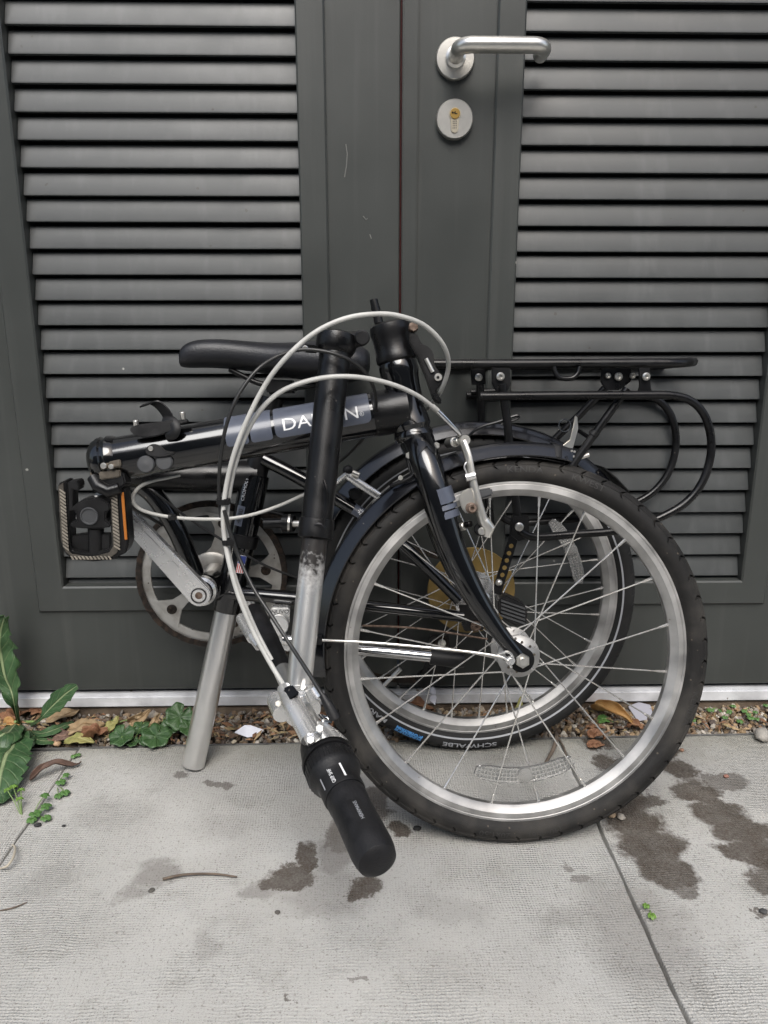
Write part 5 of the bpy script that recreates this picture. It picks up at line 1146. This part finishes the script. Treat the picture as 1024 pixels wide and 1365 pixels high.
# ================================================================== GRAVEL, WEEDS AND LITTER
rg = random.Random(5)
def G(px, py, z=-.004): return PZ(px, py, z)
pal = [(.36, .25, .15), (.44, .34, .22), (.30, .20, .12), (.50, .42, .32), (.22, .16, .115), (.38, .33, .28), (.55, .50, .43), (.17, .13, .11), (.42, .29, .16), (.30, .27, .24), (.62, .58, .50)]
unit = []
for k in range(7):
    bm = bmesh.new(); bmesh.ops.create_icosphere(bm, subdivisions=1, radius=1)
    for v in bm.verts: v.co *= 1+.38*mnoise.noise(v.co*1.3+Vector((k*5.3, k, 2)))
    bm.verts.index_update(); unit.append(([v.co.copy() for v in bm.verts], [[v.index for v in f.verts] for f in bm.faces])); bm.free()
gv = MB()
for i in range(6200):
    x = rg.uniform(-.82, .98) if i > 900 else rg.uniform(.05, .75); y0 = edge_y(x)
    y = rg.uniform(y0+.008, -.004); s_ = rg.choice((.0020, .0025, .0030, .0038, .0046, .0056))*rg.uniform(.8, 1.25)
    z = -.0125+rg.uniform(0, .009)+.016*((y-y0)/(-y0))**1.5+.005*mnoise.noise(Vector((x*14, y*14, 3)))
    V0, F0 = unit[rg.randrange(7)]; e = Quaternion((rg.uniform(-1, 1), rg.uniform(-1, 1), rg.uniform(-1, 1), rg.uniform(-1, 1))).normalized().to_matrix()
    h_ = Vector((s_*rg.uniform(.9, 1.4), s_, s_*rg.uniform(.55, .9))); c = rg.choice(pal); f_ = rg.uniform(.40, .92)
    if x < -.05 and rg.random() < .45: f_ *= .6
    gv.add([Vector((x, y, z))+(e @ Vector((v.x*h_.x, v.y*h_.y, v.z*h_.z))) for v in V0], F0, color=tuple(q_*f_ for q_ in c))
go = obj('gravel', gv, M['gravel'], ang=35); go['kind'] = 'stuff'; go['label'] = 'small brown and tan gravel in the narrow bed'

def leaf_mesh(mb, path, width, up=Vector((0, 0, 1)), nv=10, teeth=0, tdepth=.0, cup=.2, wave=0., seed=0, lobes=None, curl=0.):
    """blade along a 3D path; width(t) half-width; teeth cut the margin; cup lifts the edges"""
    n = len(path); V = []; F = []; UV = []
    for i, p in enumerate(path):
        t = i/(n-1); d = (path[min(i+1, n-1)]-path[max(i-1, 0)]).normalized(); s_ = d.cross(up); s_ = s_.normalized() if s_.length > 1e-5 else Vector((1, 0, 0)); nn_ = s_.cross(d)
        for j in range(nv+1):
            u = j/nv*2-1; w = width(t)
            if teeth:
                ph = (t*teeth+(.3 if u > 0 else 0)) % 1.0
                w *= 1-tdepth*(ph if ph > .18 else (1-ph/.18))*min(1, abs(u)**3+.0)
            wv_ = wave*mnoise.noise(Vector((t*5+seed, u*1.6, seed)))
            ang_ = curl*u
            x_ = w*(math.sin(ang_)/curl if abs(curl) > 1e-3 else u); z_ = w*((1-math.cos(ang_))/curl if abs(curl) > 1e-3 else 0)
            V.append(p+s_*x_+nn_*(cup*w*u*u+wv_+z_)); UV.append(((u+1)/2, t))
    m = nv+1
    for i in range(n-1):
        for j in range(nv): F.append([i*m+j, i*m+j+1, (i+1)*m+j+1, (i+1)*m+j])
    return mb.add(V, F, UV)
def mk_leaf(parent, name, pts, wid, m, k=10, thick=.0006, **kw):
    mb = MB(); leaf_mesh(mb, spline(pts, k), wid, **kw); o = obj(name, mb, M[m], parent, 80)
    so = o.modifiers.new('thick', 'SOLIDIFY'); so.thickness = thick; so.offset = 0
    return o
def lance(w, a=.6, tip=1.3): return lambda t: w*max(.012, (math.sin(math.pi*min(1, t**a))**.8))*(1 if t < .97 else .7)
def spat(w, petiole=.3): return lambda t: w*(.12 if t < petiole else max(.03, (.12+.88*math.sin(math.pi/2*min(1, (t-petiole)/(.55*(1-petiole)+1e-6))) if (t-petiole) < .55*(1-petiole) else math.sqrt(max(.0, 1-((t-petiole-.55*(1-petiole))/(.45*(1-petiole)))**2.2)))))
# big toothed weed at the left edge
wb = G(28, 968); th = thing('toothed_weed', (wb.x, wb.y, -.012), 'large dark green toothed-leaf weed at the left edge by the threshold', 'weed')
mk_leaf(th, 'leaf', [wb, PY(18, 935, -.050), PY(8, 905, -.045), PY(0, 870, -.042), PY(0, 842, -.046), PY(6, 821, -.055)], lambda t: .0055+.026*max(0, math.sin(math.pi*min(1, max(0, (t-.18)/.82))**.9)) if t < .985 else .006, 'leaf_green', up=Vector((.15, -1, .15)), nv=18, teeth=6, tdepth=.46, cup=.10, wave=.009, k=14)
mk_leaf(th, 'leaf', [wb+Vector((.012, -.004, .0)), PY(52, 960, -.062), PY(66, 945, -.060), PY(86, 926, -.058), PY(103, 914, -.058)], lambda t: .0028+.0135*max(0, math.sin(math.pi*min(1, max(0, (t-.30)/.72)))) if t < .98 else .003, 'leaf_green', up=Vector((.45, -1, .75)), nv=14, teeth=5, tdepth=.28, cup=.1, wave=.001, k=10)
mk_leaf(th, 'leaf', [wb+Vector((0, -.006, .004)), PZ(18, 990, .026), PZ(6, 1012, .026), PZ(0, 1040, .016), PZ(-6, 1072, .004)], lambda t: .006+.034*max(0, math.sin(math.pi*min(1, max(0, (t-.05)/.98))))**.8, 'leaf_green', up=Vector((.1, -.3, 1)), nv=18, teeth=8, tdepth=.2, cup=.05, wave=.006, k=10)
mk_leaf(th, 'leaf', [wb+Vector((-.004, -.004, .006)), PZ(10, 975, .034), PZ(-6, 985, .034), PZ(-24, 995, .02)], lambda t: .006+.021*max(0, math.sin(math.pi*t))**.8, 'leaf_green', up=Vector((.2, -.5, 1)), nv=12, teeth=6, tdepth=.2, cup=-.1, wave=.004, k=10)
mk_leaf(th, 'leaf', [wb+Vector((.008, -.004, 0)), PZ(52, 978, .012), PZ(75, 972, .018), PZ(98, 962, .010)], lambda t: .003+.007*max(0, math.sin(math.pi*max(0, t-.2)/.8)), 'leaf_green', up=Vector((.1, -.5, 1)), nv=10, teeth=5, tdepth=.2, cup=.1, k=8)
mk_leaf(th, 'leaf', [wb+Vector((.006, -.006, 0)), PZ(48, 985, .008), PZ(66, 988, .006), PZ(88, 986, .002)], lambda t: .003+.006*max(0, math.sin(math.pi*t)), 'leaf_green', up=Vector((.0, -.3, 1)), nv=8, teeth=4, tdepth=.15, cup=.1, k=8)
mk_leaf(th, 'leaf', [wb+Vector((.002, -.010, .002)), PZ(34, 985, .012), PZ(40, 998, .004)], lambda t: .004+.010*max(0, math.sin(math.pi*t))**.7, 'leaf_green', up=Vector((0, -.5, 1)), nv=10, teeth=4, tdepth=.2, cup=-.1, k=8)
for (x, y, z, a_) in ((12, 962, .014, 1), (38, 962, .016, 0)):
    q = MB(); q.tube(spline([wb, wb+Vector((.002, -.003, .008)), G(x+8, y, z)], 4), [.004, .0032, .002], 8); obj('stem', q, M['stem'], th)
# round-leaved weeds beside the seat post
def round_leaf(parent, c, r, normal, m, seed=0, notch=True, lobes=7):
    normal = normal.normalized(); u = normal.cross(Vector((.3, 1, .1))).normalized(); w = normal.cross(u); V = [c-w*(r*.15)]; UV = [(.5, .5)]; F = []; n = 56; rings_ = 5
    for k in range(1, rings_+1):
        for i in range(n):
            a = 2*math.pi*i/n; lob = 1+.07*math.cos(a*lobes+seed)+.05*mnoise.noise(Vector((math.cos(a)*2, math.sin(a)*2, seed)))
            nt = 1-.75*math.exp(-((((a-1.5*math.pi+math.pi) % (2*math.pi))-math.pi)/.16)**2) if notch else 1
            rr2 = r*(k/rings_)*(1+(lob-1)*(k/rings_)**2)*(1-(1-nt)*(k/rings_)); q = c-w*(r*.15)+(u*math.cos(a)+w*math.sin(a))*rr2
            q += normal*(r*.14*(k/rings_)**2+.022*r*math.cos(a*lobes+seed)*(k/rings_)+.16*r*mnoise.noise(Vector((math.cos(a)*1.3+seed, math.sin(a)*1.3, k*.25)))); V.append(q); fr_ = (a*lobes/(2*math.pi)) % 1; UV.append((.5+(.5 if fr_ > .5 else -.5)*abs(fr_-.5)*.9+.0, .07))
    for i in range(n): F.append([0, 1+i, 1+(i+1) % n])
    for k in range(rings_-1):
        for i in range(n): F.append([1+k*n+i, 1+k*n+(i+1) % n, 1+(k+1)*n+(i+1) % n, 1+(k+1)*n+i])
    o = obj('leaf', MB().add(V, F, UV), M[m], parent, 80); so = o.modifiers.new('thick', 'SOLIDIFY'); so.thickness = .0005; so.offset = 0; return o
rw = G(205, 968); rt_ = thing('round_leaved_weed', (rw.x, rw.y, -.012), 'low weed with round dark green leaves beside the silver seat post', 'weed')
for (x, y, z, r, nx_) in ((162, 983, .014, .0200, (-.2, -.5, 1)), (207, 984, .012, .0225, (.1, -.5, 1)), (238, 958, .030, .0225, (.2, -.8, .9)), (186, 972, .012, .0140, (-.1, -.3, 1)), (195, 988, .006, .0120, (0, -.4, 1)), (224, 972, .016, .0150, (.2, -.4, 1)), (148, 968, .006, .0120, (-.3, -.3, 1)), (176, 990, .006, .010, (0, -.4, 1)), (250, 972, .02, .014, (.3, -.5, 1))):
    c = PZ(x, y, z); round_leaf(rt_, c, r, Vector(nx_), 'leaf_round', seed=x)
    q = MB(); q.tube(spline([rw+Vector((0, .01, -.006)), rw.lerp(c, .6)+Vector((0, .006, .008)), c], 4), .0009, 6); obj('stem', q, M['stem'], rt_)
# small lobed seedlings in the slab joint
def seedling(x, y, label, m, leaves, hgt=.02):
    b = PZ(x, y, -.008); t_ = thing('seedling', (b.x, b.y, -.010), label, 'seedling', 'seedlings in the paving joint')
    for (lx, ly, z, r) in leaves:
        c = PZ(lx, ly, z); dirv = (c-b); dirv.z = 0; dirv = dirv.normalized() if dirv.length > 1e-4 else Vector((1, 0, 0))
        q = MB(); q.tube(spline([b, b.lerp(c, .5)+Vector((0, 0, .004)), c], 4), .0007, 6); obj('stem', q, M['stem'], t_)
        for k, (a, s_) in enumerate(((0, 1), (48, .85), (-48, .85), (100, .7), (-100, .7))):
            dv = Matrix.Rotation(R_(a), 3, 'Z') @ dirv; e = c+dv*r*s_
            mk_leaf(t_, 'leaf', [c, c.lerp(e, .5)+Vector((0, 0, .0014)), e-Vector((0, 0, .0008))], lambda t, w=r*.38*s_: w*(.16+.84*math.sin(math.pi*min(1, t*.78+.12))) if t < .99 else w*.3, m, k=5, nv=6, cup=.12, thick=.0004)
    return t_
seedling(30, 1092, 'yellow-green seedling on a leaning stem beside the big toothed weed', 'leaf_lime', ((18, 1050, .016, .0085), (26, 1066, .012, .0075), (10, 1054, .018, .007), (28, 1054, .016, .007)))
seedling(42, 1094, 'green lobed seedling growing in the left slab joint, nearest the camera', 'leaf_weed', ((46, 1084, .008, .0105), (58, 1076, .008, .0105), (42, 1092, .005, .009), (60, 1090, .005, .009), (58, 1062, .012, .009)))
seedling(76, 1050, 'pale grey-green lobed seedling in the left slab joint, farther up', 'leaf_weed', ((80, 1042, .006, .0095), (86, 1056, .005, .0090), (78, 1060, .004, .0080), (86, 1034, .008, .0075)))
seedling(100, 1010, 'tiny seedling at the crack end near the dry curled leaf', 'leaf_weed', ((98, 1008, .004, .0055), (104, 1006, .004, .005)))
sd = seedling(864, 1216, 'two-leaved bright green sprout in the right slab joint', 'leaf_lime', ((862, 1207, .006, .0052), (869, 1220, .004, .0062)))
for i, (x, y, lb) in enumerate(((962, 948, 'small green weed in the gravel just right of the front tyre'), (1008, 942, 'green weed in the gravel at the far right edge'), (975, 960, 'low weed near the bed edging, right of the front tyre'), (1004, 962, 'green sprig among pebbles at the right end of the bed'), (548, 950, 'tiny green sprig in the gravel seen through the wheel spokes'), (932, 962, 'tiny weed touching the right side of the front tyre'))):
    sdl = seedling(x, y, lb, 'leaf_weed', tuple((x+rg.uniform(-18, 18), y+rg.uniform(-13, 6), rg.uniform(.004, .016), rg.uniform(.005, .0085)) for _ in range(4 if i < 4 else 2))); sdl['group'] = 'weeds in the gravel bed'
# fallen leaves, each its own shape
def litter(label, m, pts, w, group='fallen leaves in the gravel bed', teeth=0, td=0., cup=.1, wave=.004, curl=0., up=(0, -.25, 1), seed=0, name='fallen_leaf', a=.75):
    P = [PZ(x, y, z) for x, y, z in pts]; base = P[0].copy(); t_ = MB(); leaf_mesh(t_, spline(P, 9), lambda t: w*max(.04, math.sin(math.pi*min(1, t**a*.97+.015))), up=Vector(up), nv=12, teeth=teeth, tdepth=td, cup=cup, wave=wave, seed=seed, curl=curl)
    o = single(name, t_, M[m], base, label, 'leaf', group, 80); so = o.modifiers.new('thick', 'SOLIDIFY'); so.thickness = .0007; so.offset = 0; return o
litter('pointed reddish-brown dry leaf behind the toothed weed', 'dead_brown', ((24, 948, .01), (44, 944, .020), (58, 950, .012)), .021, teeth=3, td=.5, wave=.007, seed=1)
litter('tan dry leaf lying behind the narrow toothed leaf', 'dead_tan', ((62, 962, .006), (84, 954, .018), (106, 948, .012)), .014, wave=.006, curl=.8, seed=2)
litter('broad pale tan dry leaf left of the round-leaved weed', 'dead_tan', ((86, 976, .006), (112, 966, .020), (140, 966, .010)), .020, wave=.006, teeth=4, td=.35, seed=3)
litter('crumpled rust-brown leaf beneath the broad tan leaf', 'dead_brown', ((112, 984, .008), (126, 976, .016), (142, 978, .008)), .014, wave=.014, curl=1.3, seed=4)
litter('yellow-green drying leaf resting on the bed edging', 'dead_olive', ((86, 990, .006), (104, 984, .014), (126, 990, .006)), .013, teeth=3, td=.3, wave=.004, seed=5)
litter('pale curled leaf standing behind the round leaves', 'dead_tan', ((172, 964, .004), (186, 958, .020), (200, 946, .026)), .010, wave=.006, curl=1.0, seed=6, up=(.2, -1, .6))
litter('thin upright dry leaf just left of the seat post', 'dead_tan', ((198, 975, .004), (206, 962, .020), (214, 950, .026)), .0055, wave=.003, up=(.3, -1, .3), seed=7)
litter('olive withered leaf under the round leaves', 'dead_olive', ((138, 976, .006), (148, 966, .014), (158, 956, .016)), .012, wave=.006, teeth=3, td=.3, seed=8)
litter('pale grey-tan leaf scrap between round leaf and threshold', 'dead_tan', ((214, 962, .008), (228, 956, .014), (240, 956, .010)), .007, wave=.006, seed=9)
litter('dark brown decayed leaf at the foot of the toothed weed', 'dead_dark', ((66, 985, .004), (82, 980, .012), (98, 984, .006)), .012, wave=.008, seed=10)
litter('brown leaf against the threshold at the far left edge', 'dead_brown', ((0, 958, .008), (12, 950, .016), (26, 958, .008)), .016, wave=.010, seed=11)
litter('small orange-brown leaf left of the toothed weed', 'dead_orange', ((2, 968, .006), (14, 964, .012), (26, 970, .006)), .009, wave=.008, curl=.9, seed=12)
litter('thick curled orange leaf between front and rear tyre', 'dead_orange', ((790, 945, .012), (808, 946, .022), (828, 954, .022), (846, 966, .010)), .020, wave=.004, curl=1.9, cup=0, seed=13, up=(.25, -.5, 1), a=.6)
litter('green leaf scrap under the curled orange leaf', 'leaf_weed', ((796, 962, .004), (806, 958, .010), (818, 964, .004)), .009, wave=.003, seed=14)
litter('brown dry leaf behind the rear wheel near the valve', 'dead_brown', ((536, 936, .02), (556, 938, .030), (578, 946, .016)), .014, wave=.008, curl=.8, seed=15)
litter('rust brown leaf lying low behind the rear rim', 'dead_brown', ((546, 956, .006), (566, 952, .014), (584, 958, .006)), .015, wave=.010, seed=16)
litter('upright olive pointed leaf seen through the spokes', 'dead_olive', ((688, 956, .006), (693, 944, .020), (694, 928, .034)), .009, wave=.003, up=(.2, -1, .2), seed=17, a=.55)
litter('small flat reddish leaf on the paving inside the front wheel', 'dead_brown', ((783, 995, .003), (794, 991, .006), (806, 993, .003)), .008, 'dry leaves on the paving', wave=.003, seed=18)
litter('brown leaf fragment at the bed edging beside the rear tyre', 'dead_brown', ((784, 982, .004), (796, 978, .010), (808, 984, .004)), .009, wave=.008, curl=1.0, seed=19)
litter('long dark brown curled dry leaf at the left slab joint', 'dead_dark', ((40, 1040, .003), (56, 1026, .012), (74, 1018, .014), (98, 1020, .006), (108, 1016, .004)), .0075, 'dry leaves on the paving', wave=.004, curl=1.4, seed=20)
litter('brown leaf behind the handlebar clamp by the gravel', 'dead_brown', ((420, 955, .012), (432, 962, .022), (440, 978, .012)), .018, wave=.012, seed=21)
litter('rolled brown leaf right of the curled orange leaf', 'dead_brown', ((836, 968, .006), (848, 966, .012), (858, 972, .006)), .009, wave=.006, curl=1.2, seed=22)
# dark compost-like fragments fill the left of the bed (too small to count)
fr_ = MB(); uvd = None
for i in range(900):
    x = rg.uniform(-.75, -.05) if i < 600 else rg.uniform(.0, .75); y = rg.uniform(edge_y(x)+.01, -.004); c = Vector((x, y, -.001+rg.uniform(0, .010))); L_ = rg.uniform(.004, .012); a = rg.uniform(0, 6.28)
    d_ = Vector((math.cos(a), math.sin(a), rg.uniform(-.3, .5)))*L_; s_ = Vector((-math.sin(a), math.cos(a), rg.uniform(-.3, .3)))*L_*rg.uniform(.2, .5); u_ = Vector((0, 0, rg.uniform(.001, .003)))
    f_ = rg.choice(((.30, .17, .09), (.20, .10, .05), (.38, .27, .15), (.12, .075, .05), (.26, .20, .10)))
    fr_.add([c-d_, c+s_+u_*.4, c+d_, c-s_+u_*.4, c+u_*1.6], [[0, 1, 4], [1, 2, 4], [2, 3, 4], [3, 0, 4]], color=f_)
fo = obj('leaf_litter', fr_, M['gravel'], ang=10); fo['kind'] = 'stuff'; fo['label'] = 'crumbled brown leaf fragments over the gravel bed'
# twigs
def twig(name, pts, r, label, group='twigs on the paving', m='twig', cat='twig'):
    P = [PZ(x, y, z) for x, y, z in pts]; q = MB(); q.tube(spline(P, 6), r, 8); return single(name, q, M[m], P[0], label, cat, group)
twig('twig', ((217, 1172, .003), (245, 1166, .005), (285, 1165, .004), (316, 1169, .003)), [.0017, .0015, .0013, .0010], 'thin brown twig lying on the paving left of the handlebar grip')
twig('twig', ((741, 975, .004), (742, 985, .012), (737, 1000, .008), (727, 1018, .003)), [.0022, .0034, .0030, .0026], 'short bent twig hanging over the paving edge inside the front wheel')
twig('twig', ((745, 985, .003), (752, 997, .004), (757, 1017, .002)), [.0012, .0012, .0009], 'thin dark stalk beside the bent twig inside the front wheel')
twig('grass_blade', ((0, 1158, .003), (10, 1154, .008), (18, 1142, .010), (20, 1130, .006), (16, 1126, .003)), [.0012, .0015, .0016, .0014, .0008], 'curled pale dry grass blade at the left edge on the joint', 'dry grass on the paving', 'straw', 'grass blade')
twig('dry_stalk', ((0, 1214, .001), (18, 1210, .002), (36, 1203, .001)), [.0008, .0009, .0006], 'hair-thin dark stalk at the left edge of the paving', 'twigs on the paving')
twig('dry_stalk', ((236, 946, .006), (242, 935, .030), (252, 926, .036), (268, 924, .030)), [.0012, .0014, .0014, .001], 'arched dry stalk leaning on the threshold behind the seat post', 'twigs on the paving')
# paper scraps
def scrap(pts, label, ext): q = MB(); q.prism([PZ(x, y, z) for x, y, z in pts], Vector(ext)); P = PZ(*pts[0]); return single('paper_scrap', q, M['paper'], P, label, 'paper scrap', 'paper scraps in the gravel bed')
scrap(((313, 977, .006), (326, 968, .018), (334, 968, .018), (351, 974, .008), (346, 981, .004), (330, 983, .004)), 'small folded white paper scrap in the gravel right of the seat post', (0, .001, .0012))
scrap(((573, 914, .050), (580, 918, .048), (582, 930, .034), (580, 940, .024), (573, 934, .030)), 'upright white paper tag in the gravel behind the spokes', (.0004, .0006, .0002))
q = MB(); q.prism([PZ(*p) for p in ((838, 944, .012), (852, 938, .018), (868, 942, .014), (872, 958, .006), (850, 962, .006))], Vector((0, .003, .002)), .0008)
single('plastic_scrap', q, mat('grey_plastic_film', (.32, .32, .36), .5), PZ(850, 950, .01), 'grey crumpled plastic scrap right of the curled orange leaf', 'litter', 'paper scraps in the gravel bed')
# loose pebbles and crumbs on the paving
def pebble(x, y, r, c, label, flat=.6):
    p = PZ(x, y, 0); q = MB(); q.blob(Vector((p.x, p.y, r*flat*.85)), (r*1.25, r, r*flat), Matrix.Rotation(x, 3, 'Z'), 2, .16, seed=x, color=c); single('pebble', q, M['gravel'], (p.x, p.y, 0), label, 'pebble', 'loose pebbles on the paving', 60)
pebble(815, 1088, .0058, (.40, .30, .20), 'tan pebble beside the front tyre on the damp stain'); pebble(828, 1091, .0055, (.40, .37, .33), 'grey pebble next to the tan one on the damp stain')
pebble(909, 1001, .0034, (.26, .15, .10), 'small brown pebble right of the front tyre near the bed edging'); pebble(968, 1036, .0036, (.32, .16, .12), 'reddish pebble on the right slab beside the damp streak')
pebble(556, 1106, .0045, (.02, .02, .02), 'black round crumb on the paving between grip and front tyre'); pebble(51, 1101, .0040, (.02, .02, .022), 'black crumb on the paving beside the left joint seedlings', .5)
pebble(312, 990, .0040, (.52, .45, .34), 'cream pebble on the paving edge right of the seat post'); pebble(1016, 986, .0120, (.34, .32, .29), 'rounded grey stone sitting on the bed edging at the right edge', .8)
pebble(77, 993, .0060, (.45, .30, .18), 'tan stone on the bed edging below the toothed weed', .7); pebble(85, 1102, .0022, (.03, .03, .03), 'tiny dark crumb on the paving near the left joint'); pebble(24, 997, .007, (.36, .22, .13), 'brown stone at the foot of the toothed weed on the edging', .6)
pebble(1018, 1216, .0040, (.06, .06, .06), 'dark flat crumb at the right edge of the paving', .4); pebble(370, 1217, .0030, (.10, .09, .08), 'dark crumb on the paving below the grip stain', .4); pebble(202, 1188, .0034, (.09, .085, .075), 'dark crumb below the thin brown twig', .4)
